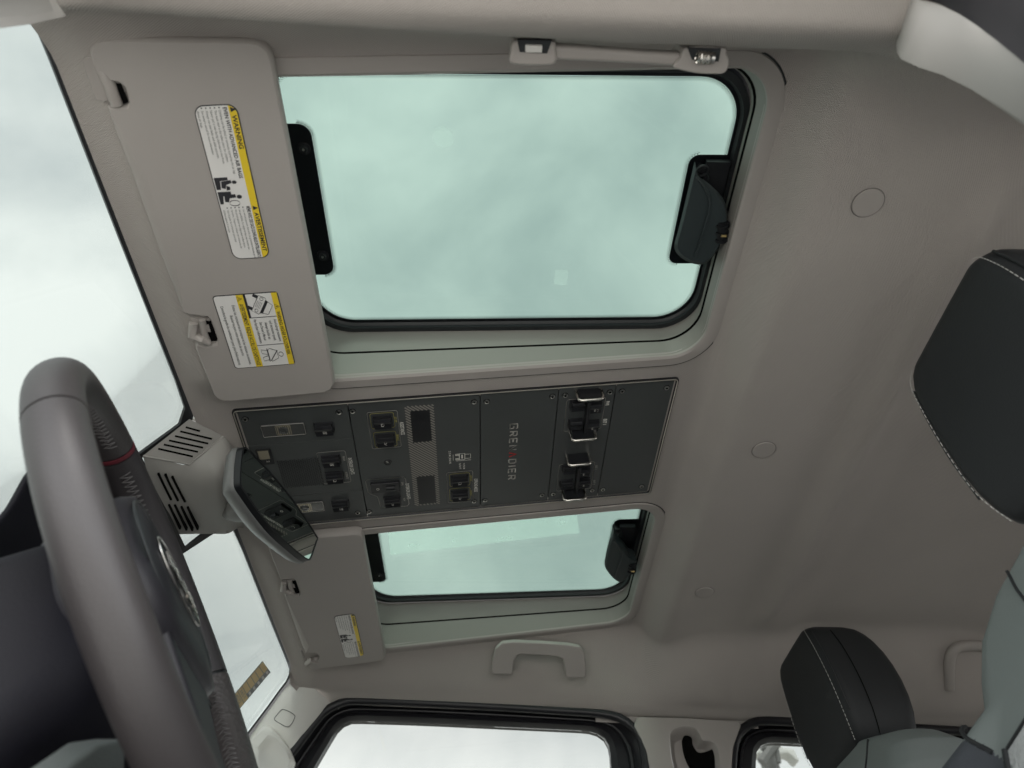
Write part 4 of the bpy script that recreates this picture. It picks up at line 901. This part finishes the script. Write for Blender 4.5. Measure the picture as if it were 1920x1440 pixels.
# ================================================================== passenger side: pillars, doors
YD, YG = -1.42, -1.452
def extend(pts, zmin):
    a, c_ = pts[-2], pts[-1]; d = (c_ - a); k = (zmin - c_.z) / d.z if d.z < 0 else 0; return c_ + d * k
def door(seal_px, glass_px, label, name='side_door'):
    root = thing(name, (0, 0, 0), label, 'door', 'passenger side doors')
    s_ = [on_y(*p, YD) for p in seal_px]; gl_ = [on_y(*p, YG) for p in glass_px]
    s_ = smooth_closed(s_, 3, closed=False); gl_ = smooth_closed(gl_, 3, closed=False)
    for l in (s_, gl_):
        l.append(V((l[-1].x, l[-1].y, .10))); r_ = l[::-1]; r_.append(extend(r_, .10)); l[:] = r_[::-1]
    def resamp(l, n=64):
        L_ = [0]
        for i in range(1, len(l)): L_.append(L_[-1] + (l[i] - l[i - 1]).length)
        o = []
        for k in range(n):
            t = L_[-1] * k / (n - 1); i = max(j for j in range(len(l)) if L_[j] <= t + 1e-9); i = min(i, len(l) - 2)
            o.append(l[i].lerp(l[i + 1], (t - L_[i]) / (L_[i + 1] - L_[i])))
        return o
    A, B = resamp(s_, 96), resamp(gl_, 96)
    b = MB(); b.tube([p + V((0, .003, 0)) for p in A], .0085, 'doorblk', 10); b.build('door_seal', root)
    b = MB(); b.loft([[p + V((0, -.004, 0)) for p in A], [p.lerp(q_, .12) + V((0, -.012, 0)) for p, q_ in zip(A, B)], [p.lerp(q_, .30) + V((0, -.014, 0)) for p, q_ in zip(A, B)], [p.lerp(q_, .34) + V((0, -.004, 0)) for p, q_ in zip(A, B)],
                      [p.lerp(q_, .42) + V((0, -.002, 0)) for p, q_ in zip(A, B)], [p.lerp(q_, .46) + V((0, -.010, 0)) for p, q_ in zip(A, B)], [p.lerp(q_, .8) + V((0, .004, 0)) for p, q_ in zip(A, B)], B, [q_ + V((0, -.02, 0)) for q_ in B]], 'doorblk', closed=False); b.build('window_frame', root, smooth=30)
    b = MB(); gp = [q_ + V((0, -.006, 0)) for q_ in B]; b.prism(gp, V((0, -.004, 0)), 'sglass'); b.build('window_glass', root)
    x0, x1 = min(p.x for p in A), max(p.x for p in A)
    b = MB(); b.prism([V((x0, YD, .12)), V((x1, YD, .12)), V((x1, YD + .03, .0)), V((x1, YD + .03, -.7)), V((x0, YD + .03, -.7)), V((x0, YD + .03, .0))], V((0, -.08, 0)), 'doorblk'); b.build('door_panel', root, bevel=.01)
    return root
z6 = lambda x, y: (520 + x / 2.1818, 1180 + y / 2.1818)
fd = door([(548, 1413), (586, 1362), (609, 1335), (640, 1319), (658, 1315), (720, 1316), (795, 1319), (933, 1326), (1060, 1334), (1116, 1338), (1162, 1347), (1194, 1373), (1207, 1400), (1212, 1440)],
          [(588, 1440), (609, 1404), (630, 1369), (640, 1358), (655, 1351), (676, 1350), (800, 1354), (950, 1361), (1080, 1367), (1110, 1370), (1130, 1379), (1141, 1395), (1145, 1415), (1146, 1440)], 'black framed front passenger door, its big window showing bright cloud')
rd = door([(1372, 1440), (1374, 1410), (1380, 1384), (1397, 1364), (1422, 1353), (1472, 1354), (1600, 1361), (1700, 1366), (1900, 1378), (2150, 1395)][::-1][::-1],
          [(1417, 1440), (1418, 1416), (1421, 1404), (1429, 1396), (1441, 1391), (1460, 1390), (1486, 1392), (1700, 1402), (1900, 1412), (2150, 1428)], 'black framed rear passenger door, its window corner showing beside the dark headrest')
# fine scratches/wire on the front door frame corner
# B pillar, passenger side
bp = thing('door_pillar', (0, 0, 0), 'beige door pillar between the two passenger side windows, with a recess for the belt', 'door pillar')
pl = [on_y(*p, YD + .012) for p in [(1190, 1362), (1196, 1347), (1205, 1345), (1290, 1347), (1382, 1354), (1388, 1360), (1382, 1378), (1374, 1400), (1371, 1440)]]
pr2 = [on_y(*p, YD + .012) for p in [(1190, 1362), (1204, 1385), (1214, 1412), (1219, 1440)]]
low = [V((pl[-1].x, pl[-1].y, -.6)), V((pr2[-1].x, pr2[-1].y, -.6))]
rc = smooth_closed([on_y(*p, YD + .0135) for p in [(1256, 1385), (1262, 1368), (1282, 1361), (1303, 1364), (1312, 1376), (1318, 1388), (1335, 1390), (1346, 1402), (1350, 1430), (1345, 1470), (1290, 1480), (1264, 1440)]], 4)
outl_ = pl + low + pr2[::-1][:-1]
ev, ee = [], []
for l_ in (outl_, rc):
    o0 = len(ev); ev += [V((q.x, q.z)) for q in l_]; ee += [(o0 + k, o0 + (k + 1) % len(l_)) for k in range(len(l_))]
vo2, _, fo2, _, _, _ = geometry.delaunay_2d_cdt(ev, ee, [], 0, 1e-6)
op_, rp_ = [(q.x, q.z) for q in outl_], [(q.x, q.z) for q in rc]
cen2 = lambda f: (sum(vo2[k].x for k in f) / len(f), sum(vo2[k].y for k in f) / len(f))
b = MB(); b.add([(q.x, YD + .012, q.y) for q in vo2], [list(f) for f in fo2 if inside(cen2(f), op_) and not inside(cen2(f), rp_)], 'trim')
b.loft([[V((q.x, YD + .012, q.z)) for q in outl_], [V((q.x, YD + .010, q.z)) + (V((q.x, 0, q.z)) - V((rc[0].x, 0, rc[0].z))).normalized() * .002 for q in outl_], [V((q.x, YD - .03, q.z)) for q in outl_]], 'trim')
b.build('pillar_trim', bp, smooth=40)
rcc = sum(rc, V()) / len(rc)
b = MB(); b.loft([[V((p.x, YD + .0122, p.z)) for p in rc], [rcc + (V((p.x, YD + .010, p.z)) - rcc) * .95 for p in rc], [V((rcc.x + (p.x - rcc.x) * .84, YD - .012, rcc.z + (p.z - rcc.z) * .84)) for p in rc], [V((rcc.x + (p.x - rcc.x) * .7, YD - .018, rcc.z + (p.z - rcc.z) * .7)) for p in rc]], 'trim', cap1=True); b.build('belt_recess', bp, smooth=60)
b = MB(); b.prism(smooth_closed([on_y(*p, YD - .004) for p in [(1281, 1384), (1288, 1379), (1297, 1384), (1299, 1397), (1310, 1411), (1328, 1408), (1338, 1404), (1349, 1410), (1350, 1424), (1344, 1440), (1326, 1448), (1300, 1440), (1286, 1415)]], 4), V((0, -.016, 0)), 'hole'); b.build('belt_hook', bp)
# A pillar, passenger side
ap = thing('windshield_pillar', (0, 0, 0), 'pale plastic windshield pillar on the passenger side with a small square cover', 'windshield pillar')
Ea = [on_ws(*p, .004) for p in [(545, 1279), (528, 1299), (505, 1331), (466, 1384)]]; Eb = [on_y(*p, YD + .006) for p in [(609, 1336), (590, 1360), (569, 1388), (549, 1416)]]
for E_ in (Ea, Eb):
    d = (E_[-1] - E_[-2]).normalized(); E_.append(E_[-1] + d * .22); E_.append(E_[-1] + d * .35)
Ea.insert(0, Ea[0] - (Ea[1] - Ea[0]).normalized() * .016 + V((0, 0, .004))); Eb.insert(0, Eb[0] - (Eb[1] - Eb[0]).normalized() * .016 + V((0, -.004, .006)))
b = MB(); rows = []
for p, q_ in zip(Ea, Eb):
    bul = V((-.35, 1, -.5)).normalized() * .016; rows.append([p.lerp(q_, t) + bul * math.sin(math.pi * t) ** .8 for t in (0, .06, .15, .3, .5, .7, .85, .94, 1)])
b.loft(rows, 'pale', closed=False); pil = b.build('pillar_trim', ap, smooth=60)
# seat of later items on this surface
def on_pillar(px, py):
    o = V((0, 0, 0)); d = ray(px, py); best = None
    for i in range(len(rows) - 1):
        for j in range(8):
            for tri in ((rows[i][j], rows[i][j + 1], rows[i + 1][j + 1]), (rows[i][j], rows[i + 1][j + 1], rows[i + 1][j])):
                h_ = geometry.intersect_ray_tri(*tri, d, o, True)
                if h_ and (best is None or h_.length < best.length): best = h_
    return best or on_y(px, py, YD)
z4 = lambda x, y: (400 + x / 5.5375, 1180 + y / 5.5375)
sq = smooth_closed([on_pillar(*z4(*p)) for p in [(725, 832), (780, 850), (835, 885), (845, 915), (810, 985), (765, 1012), (705, 985), (640, 945), (640, 915), (680, 865), (705, 838)]], 3); qn = V((-.35, .8, -.5)).normalized()
b = MB(); b.tube([p + qn * .0003 for p in sq], .0006, 'rubber', 6, closed=True); b.build('square_cover_edge', ap)
ph_ = thing('pillar_grab_handle', (0, 0, 0), 'pale moulded grab handle on the passenger windshield pillar at the lower edge of the picture', 'grab handle')
hpts = [z4(*p) for p in [(385, 1160), (440, 1090), (490, 1025), (540, 998), (600, 1010), (660, 1060), (720, 1130), (790, 1230), (838, 1340), (842, 1380), (820, 1440), (800, 1560), (420, 1560), (400, 1250)]]
base = [on_pillar(*p) for p in hpts]; base = smooth_closed(base, 3); bc = sum(base, V()) / len(base)
b = MB(); b.loft([base, [p + qn * .022 for p in base], [bc + (p - bc) * .94 + qn * .027 for p in base], [bc + (p - bc) * .7 + qn * .029 for p in base]], 'pale', cap1=True); b.build('handle_body', ph_, smooth=50)
tilep = [z4(*p) for p in [(488, 1030), (552, 1075), (455, 1192), (385, 1150)]]
b = MB(); t_ = [on_pillar(*p) for p in tilep]; b.prism([p * .985 + qn * .026 for p in t_], qn * .001, 'pale'); b.build('screw_cover', ph_, bevel=.0006)

# ================================================================== driver side frame (open doorway)
dp = thing('driver_door_pillar', (0, 0, 0), 'pale door pillar trim and dark seal at the upper right corner, beside the driver headrest', 'door pillar')
z1 = lambda x, y: (1220 + x / 2.743, y / 2.743)
E1 = [on_y(*z1(*p), YC + .618) for p in [(1258, -60), (1262, 200), (1268, 270), (1290, 305), (1380, 347), (1500, 385), (1650, 460), (1800, 560), (1920, 645), (2200, 850)]]
E2 = [on_y(*z1(*p), YC + .652) for p in [(1300, -80), (1340, -40), (1380, 0), (1440, 12), (1500, 30), (1600, 80), (1700, 145), (1800, 220), (1920, 320), (2200, 540)]]
for E_ in (E1, E2): E_.append(V((E_[-1].x - .02, E_[-1].y, -.6)))
b = MB(); bul = V((.4, .35, -.6)).normalized() * .006
b.loft([[p.lerp(q_, t) + bul * math.sin(math.pi * t) for t in (0, .05, .15, .4, .7, .9, 1)] for p, q_ in zip(E1, E2)], 'pale_dim', closed=False)
b.loft([[p, p + V((-.02, -.002, .03))] for p in E1], 'pale_dim', closed=False); b.build('pillar_trim', dp, smooth=60)
b = MB(); b.loft([[p + V((0, .0, .004)), p + V((.0, .004, -.002)), p + V((.0, .010, -.004)), p + V((0, .016, -.002)), p + V((-.001, .021, .003)), p + V((-.002, .024, .010)), p + V((-.004, .040, .016)), p + V((-.006, .052, .014)), p + V((-.008, .070, .020))] for p in E2[:-1]], 'doorblk', closed=False)
b.build('door_seal', dp, smooth=50)
da = thing('driver_windshield_pillar', (0, 0, 0), 'pale windshield pillar trim in the upper left corner, very near the camera', 'windshield pillar')
a0, a1 = [on_ws(*p, .004) for p in [(76, 47), (20, -40), (-60, -160)]], [on_z(*p, .47) for p in [(0, 53), (60, 46)]]
b = MB(); axis = (on_ws(-60, 40) - on_ws(60, 15)).normalized()
q0, q1, q2, q3 = on_z(127, -10, .56), on_z(124, 30, .56), on_z(60, 45, .52), on_z(0, 53, .48)
q4_, q5_ = on_z(-160, 70, .40), on_z(-160, -200, .40)
pts_c = [q1, q2, q3, q4_]; b.loft([[p, p + V((.004, .004, -.006)), p + V((.002, .018, -.010)), p + V((-.010, .05, -.004)), p + V((-.03, .08, .02))] for p in pts_c], 'pale_dim', closed=False)
b.loft([[p, p + V((.012, .012, .012))] for p in pts_c], 'pale_dim', closed=False); b.build('pillar_trim', da, smooth=60)

# ================================================================== grab handles and caps
def strap_handle(pts_px, d, label, group='grab handles'):
    root = thing('grab_handle', (0, 0, 0), label, 'grab handle', group); return root
gh = thing('grab_handle', (0, 0, 0), 'beige arched grab handle above the front passenger window', 'grab handle', 'grab handles at the roof edge')
WPt, Wnn = V((0, -1.345, .69)), V((0, -.80, -.60)).normalized() * -1   # sloping wall of the headliner edge
Wnn = V((0, .72, -.69)).normalized(); wallp = lambda x, y, d=0: onp(x, y, V((0, -1.338, .672)) + Wnn * d, Wnn)
z5 = lambda x, y: (500 + x / 2.4, 920 + y / 2.4)
outl = [z5(*p) for p in [(1012, 815), (1015, 770), (1030, 710), (1060, 684), (1110, 679), (1240, 684), (1360, 693), (1410, 702), (1430, 730), (1437, 790), (1438, 835), (1428, 845), (1355, 842), (1345, 832), (1342, 790), (1335, 760), (1310, 748), (1240, 742), (1145, 738), (1125, 745), (1112, 770), (1108, 815), (1098, 828), (1022, 826)]]
b = MB(); b.prism([wallp(*p, .024) for p in outl], -Wnn * .016, 'trim'); b.build('grip', gh, bevel=.0065, seg=5)
b = MB()
for px in ((1060, 795), (1390, 812)):
    c_ = wallp(*z5(*px), .006); b.box(c_, (V((.012, 0, 0)), Wnn.cross(V((1, 0, 0))) * .010, Wnn * .008), 'trim')
b.build('mount', gh, bevel=.002)
gh2 = thing('grab_handle', (0, 0, 0), 'folded grab handle over the driver, seen edge on with its spring and pivot showing', 'grab handle', 'grab handles at the roof edge')
hz_ = .600; Z = lambda x, y, dz=0: on_z(x, y, hz_ + dz); cc_ = lambda x, y: (920 + x / 3.31, 40 + y / 3.31)
b = MB(); 
def lump(pts, dz, th): b.prism(smooth_closed([Z(*cc_(*p), dz) for p in pts], 3), V((0, 0, th)), 'trim')
lump([(150, 125), (125, 185), (115, 240), (130, 268), (200, 278), (330, 280), (390, 272), (412, 240), (405, 190), (385, 125)], 0, .03)
b.build('end_block', gh2, bevel=.004, seg=4); b = MB()
lump([(1215, 165), (1180, 230), (1130, 285), (1200, 310), (1300, 327), (1400, 330), (1445, 325), (1470, 300), (1480, 250), (1462, 200), (1450, 165)], 0, .03)
b.build('end_block', gh2, bevel=.004, seg=4)
b = MB(); b.prism([Z(*cc_(*p), .004) for p in [(370, 150), (600, 165), (900, 188), (1200, 205), (1200, 268), (1150, 284), (900, 268), (600, 252), (380, 244)]], V((0, 0, .012)), 'trim'); b.build('grip', gh2, bevel=.0035, seg=4)
b = MB(); b.prism([Z(*cc_(*p), -.0008) for p in [(165, 115), (180, 190), (350, 200), (380, 118)]], V((0, 0, .004)), 'rubber'); b.build('pivot_recess', gh2); b = MB(); b.prism([Z(*cc_(*p), -.0008) for p in [(1222, 165), (1250, 240), (1415, 250), (1430, 168)]], V((0, 0, .004)), 'rubber'); b.build('pivot_recess', gh2)
b = MB(); b.prism([Z(*cc_(*p), -.003) for p in [(215, 148), (215, 195), (320, 198), (322, 150)]], V((0, 0, .004)), 'pale'); b.build('damper', gh2, bevel=.001)
b = MB(); s0_, s1_ = Z(*cc_(1278, 222), -.004), Z(*cc_(1385, 230), -.004); ax_ = (s1_ - s0_); u_ = ax_.normalized().orthogonal().normalized(); v_ = ax_.normalized().cross(u_)
b.tube([s0_ + ax_ * (i / 90) * .8 + (u_ * math.cos(i * .75) + v_ * math.sin(i * .75)) * .0042 for i in range(91)], .0008, 'chrome', 6); b.tube([s0_ + ax_ * .82, s1_], .0045, 'steel', 12); b.build('spring', gh2)
gh3 = thing('grab_handle', (0, 0, 0), 'shadowy grab handle above the rear passenger window, behind the driver seat', 'grab handle', 'grab handles at the roof edge')
z7 = lambda x, y: (1700 + x / 3.2727, 1000 + y / 3.2727)
b = MB(); b.tube(smooth_closed([wallp(*z7(*p), .018) for p in [(262, 960), (262, 800), (285, 720), (350, 690), (480, 690)]], 5, closed=False) , .010, 'trim', 14)
b.build('grip', gh3, smooth=70)
b = MB(); b.prism([wallp(*z7(*p), .003) for p in [(295, 745), (400, 740), (400, 935), (300, 930)]], -Wnn * .003, 'rubber'); b.build('painted_shadow', gh3, bevel=.003)  # dark pad painted as the shadow behind the grip
for px, py, r_, lb in ((1627, 380, .0165, 'round beige trim cap on the headliner behind the large roof window'), (1432, 843, .0165, 'round beige trim cap on the headliner behind the switch panel'), (1321, 1110, .0165, 'round beige trim cap on the headliner behind the passenger roof window'), (1596, 1197, .022, 'round beige trim cap half hidden by the passenger headrest')):
    c_ = on_roof(px, py)
    for _ in range(6):
        zz = z_head(c_.x, c_.y); rr_ = ray(px, py); c_ = rr_ * (zz / rr_.z)
    b = MB(); nn_ = V((z_head(c_.x + .004, c_.y) - z_head(c_.x - .004, c_.y), z_head(c_.x, c_.y + .004) - z_head(c_.x, c_.y - .004), -.008)).normalized(); u_ = nn_.orthogonal().normalized(); v_ = nn_.cross(u_)
    b.loft([[c_ + (u_ * math.cos(a) + v_ * math.sin(a)) * q_ + nn_ * h_ for a in [2 * math.pi * k / 40 for k in range(40)]] for q_, h_ in ((r_, -.004), (r_, .0006), (r_ * .96, .0016), (r_ * .8, .0018))], 'trim', cap1=True)
    b.loft([[c_ + (u_ * math.cos(a) + v_ * math.sin(a)) * q_ + nn_ * .0004 for a in [2 * math.pi * k / 40 for k in range(40)]] for q_ in (r_ * 1.05, r_ * .99)], 'stalkm')
    tag(b.build('trim_cap'), lb, 'trim cap', 'round caps in the headliner')

# ================================================================== seats
def seat(xh, yc, zt, xb, lab, tilt=-.09, up_=.205):
    root = thing('front_seat', (0, 0, 0), lab, 'seat', 'front seats')
    # headrest: rings going up
    hb = MB(); rings = []; zs = [(-.200, .078, .080, .02), (-.188, .094, .10, .004), (-.15, .104, .118, 0), (-.10, .104, .124, 0), (-.05, .098, .120, 0), (-.018, .090, .108, 0), (-.004, .080, .092, .004), (.0, .06, .06, .01)]
    for dz, wd, dp_, off in zs:
        x_f = xh - off - dz * tilt
        rings.append([V((x, yc + y_, zt + dz)) for x, y_ in rrect(x_f - dp_, x_f, -wd, wd, [.022 if dp_ > .08 else .02, .03, .03, .022 if dp_ > .08 else .02], 7)])
    hb.loft(rings, 'seatd', cap0=True, cap1=True); h = hb.build('headrest', root, smooth=80, sub=1)
    n = len(rings[0])
    for side_idx in (4, n - 5):                   # front corners
        st_ = MB(); pp = MB()
        path = smooth_closed([r_[side_idx] + (r_[side_idx] - V((xh - .06, yc, r_[side_idx].z))).normalized() * .0008 for r_ in rings[2:-2]], 8, closed=False)
        pp.tube(path, .0014, 'seatd', 6)
        path2 = smooth_closed([r_[side_idx + (-2 if side_idx < 10 else 2)] * 1 + (r_[side_idx] - V((xh - .06, yc, r_[side_idx].z))).normalized() * .0012 for r_ in rings[1:-1]], 22, closed=False)
        for i in range(0, len(path2) - 2, 3): st_.tube([path2[i], path2[i + 2]], .0004, 'thread', 5)
        pp.build('piping', h); st_.build('stitching', h)
    for ia, ib in ((7, 8), (n - 8, n - 9)):
        pp = MB(); pp.tube(smooth_closed([r_[ia].lerp(r_[ib], .30) + (r_[ia] - V((r_[ia].x, yc, r_[ia].z))).normalized() * .0002 for r_ in rings[1:-2]], 6, closed=False), .0007, 'hole', 6); pp.build('side_seam', h)
    sp_ = MB()
    for s_ in (-.06, .06): sp_.tube([V((xh - .055, yc + s_, zt - .30)), V((xh - .05, yc + s_, zt - .18))], .006, 'chrome', 12)
    sp_.build('headrest_post', root)
    # backrest
    bb_ = MB(); rr_ = []; zt2 = zt - up_
    prof0 = [(0.0, .09, .05, .0), (-.006, .125, .085, .0), (-.02, .175, .10, .0), (-.045, .210, .115, .0), (-.075, .221, .125, .0), (-.10, .223, .13, .0), (-.108, .232, .135, .008), (-.135, .262, .14, .03), (-.17, .268, .145, .05), (-.28, .272, .15, .06), (-.45, .275, .16, .06), (-.62, .27, .16, .05)]
    prof = []
    for a_, b_ in zip(prof0, prof0[1:]):
        k_ = max(1, int((a_[0] - b_[0]) / .003)) if a_[0] > -.2 else 6
        prof += [tuple(a_[q_] + (b_[q_] - a_[q_]) * t_ / k_ for q_ in range(4)) for t_ in range(k_)]
    prof.append(prof0[-1])
    def xfront(dz, yy, bo): return xb - dz * .33 + bo * sstep(.66, .95, yy)
    for dz, wd, dp_, bo in prof:
        x_f = xb - dz * .33
        ring_ = [V((x, yc + y_, zt2 + dz)) for x, y_ in rrect(x_f - dp_, x_f, -wd, wd, .045 if dp_ > .09 else .02 + .025 * (dp_ - .05) / .04, 6)]
        fa_, fb_ = ring_[-1], ring_[0]; m0 = len(ring_)
        ring_ += [fa_.lerp(fb_, k / 100) for k in range(1, 100)]
        for q_ in ring_:
            yy = abs(q_.y - yc) / wd
            if q_.x > x_f - .05: q_.x += bo * sstep(.66, .95, yy)
        rr_.append(ring_)
    nn_ = len(rr_[0])
    def lim(yy): return zt2 - .102 - .95 * max(0, .222 - yy)
    def ms(i, j):
        q_ = (rr_[i][j] + rr_[i + 1][(j + 1) % nn_]) / 2; yy = abs(q_.y - yc); front = q_.x > xb - prof[i][0] * .33 - .03
        if front and yy < .165 and q_.z < zt2 - .142 + .3 * (.165 - yy): return 'woven'
        return 'seatl' if q_.z > (lim(yy) if front else zt2 - .102) else 'seatm'
    bb_.loft(rr_, 'seatl', cap0=True, cap1=True, ms=ms); bk_ = bb_.build('backrest', root, smooth=80)
    def onfront(yy, z_):
        dz = z_ - zt2; k_ = min(range(len(prof)), key=lambda q_: abs(prof[q_][0] - dz)); wd, bo = prof[k_][1], prof[k_][3]
        return xfront(dz, min(1, abs(yy) / wd), bo)
    s2 = MB(); st2 = MB()
    for sg in (1, -1):
        s2.tube([V((onfront(yy, lim(yy)) + .0005, yc + sg * yy, lim(yy))) for yy in [.224 - .004 * k for k in range(11)]], .0020, 'seatd', 6)
        s2.tube([V((onfront(.168, z_) + .0005, yc + sg * .168, z_)) for z_ in [zt2 - .142 - .02 * k for k in range(20)]], .0028, 'seatd', 6)
        s2.tube([V((onfront(yy, z_) + .0003, yc + sg * yy, z_)) for yy, z_ in [(.165 - .0165 * k, zt2 - .142 + .3 * .0165 * k) for k in range(11)]], .0015, 'seatd', 6)
        s2.tube(smooth_closed([V((onfront(yy, zt2 + dz_) + .0005, yc + sg * yy, zt2 + dz_)) for yy, dz_ in ((.116, -.012), (.113, -.02), (.108, -.035), (.098, -.055), (.085, -.09))], 4, closed=False), .0015, 'seatd', 6)
        for k in range(14):
            z_ = zt2 - .16 - .012 * k; st2.tube([V((onfront(.18, z_) + .0012, yc + sg * .18, z_)), V((onfront(.18, z_ - .007) + .0012, yc + sg * .18, z_ - .007))], .0009, 'thread', 5)
    s2.build('seam_piping', bk_); st2.build('stitching', bk_)
    cu2 = MB(); xc0 = xb + .17; cu2.loft([[V((x, yc + y_, z_)) for x, y_ in rrect(xc0 - .02 + s_, xc0 + .46 - s_, -.26 + s_, .26 - s_, .05, 6)] for z_, s_ in ((zt2 - .78, .02), (zt2 - .72, 0), (zt2 - .62, .0), (zt2 - .60, .02), (zt2 - .595, .06))], 'seatm', cap0=True, cap1=True); cu2.build('cushion', root, smooth=60)
    return root
seat(-.43, -.415, .565, -.455, 'driver seat at the right edge, large dark headrest nearest the camera and pale grey shoulder')
seat(-.515, -1.165, .605, -.545, 'passenger seat farther away with a black stitched headrest beside the window', up_=.188)

# ================================================================== rear of the cabin (behind the camera's view)
b = MB()
for yy in (-.13, -1.44):
    o_ = .02 if yy > -1 else -.02
    if yy > -1:
        for x0, x1, z0, z1 in ((-1.75, -.46, .50, .72), (-1.75, -.46, -.70, .14), (-.56, -.46, .14, .50), (-1.75, -1.32, .14, .50)): b.box(((x0 + x1) / 2, yy + o_, (z0 + z1) / 2), (((x1 - x0) / 2, 0, 0), (0, .015, 0), (0, 0, (z1 - z0) / 2)), 'shroud')
    else: b.box((-1.70, yy, .0), ((.25, 0, 0), (0, .015, 0), (0, 0, .75)), 'shroud')
for y0, y1, z0, z1 in ((-1.45, -.10, .48, .80), (-1.45, -.10, -.70, .16), (-1.45, -1.30, .16, .48), (-.26, -.10, .16, .48)): b.box((-1.80, (y0 + y1) / 2, (z0 + z1) / 2), ((.015, 0, 0), (0, (y1 - y0) / 2, 0), (0, 0, (z1 - z0) / 2)), 'shroud')
b.box((-1.35, YC, .05), ((.10, 0, 0), (0, .58, 0), (0, 0, .30)), 'seatd')
tag(b.build('rear_cabin_walls'), 'dark walls closing the rear of the cabin', kind='structure')

# ================================================================== seen through the rear side window
fc_ = thing('lamp_gantry', (0, 0, 0), 'white sloping gantry arm outdoors, seen through the rear passenger window', 'gantry')
zr = lambda x, y: on_y(1380 + x / 10.667, 1320 + y / 10.667, -5.0)
b = MB(); b.prism([zr(*p) for p in [(440, 850), (560, 800), (760, 770), (880, 800), (940, 870), (1160, 890), (1220, 1020), (1280, 1140), (1200, 1120), (1120, 1030), (1040, 985), (940, 985), (860, 1030), (700, 1035), (620, 1000), (420, 990)]], V((0, -.12, 0)), 'white'); b.build('arm', fc_, bevel=.01)
b = MB()
for p0, p1, r_ in (((720, 880), (440, 1290), .035), ((690, 1040), (520, 1290), .012), ((735, 1040), (775, 1290), .016), ((420, 990), (620, 1010), .02)): b.tube([zr(*p0) + V((0, .1, 0)), zr(*p1) + V((0, .1, 0))], r_, 'mcase', 8)
e_ = zr(700, 1035); b.tube([e_ + V((0, -.06, 0)), V((e_.x, -5.06, -1.25))], .06, 'mcase', 10); b.build('strut', fc_)

# ------------------------------------------------------------------ put every Empty at the base of its thing
bpy.context.view_layer.update()
for o in list(C.objects):
    if o.type == 'EMPTY' and o.parent is None:
        pts = [ch.matrix_world @ V(c_) for ch in o.children_recursive if ch.type == 'MESH' for c_ in ch.bound_box]
        if not pts: continue
        lo = V([min(p[i] for p in pts) for i in range(3)]); hi = V([max(p[i] for p in pts) for i in range(3)])
        c_ = V(((lo.x + hi.x) / 2, (lo.y + hi.y) / 2, lo.z)); o.location = c_
        for ch in o.children: ch.location = ch.location - c_
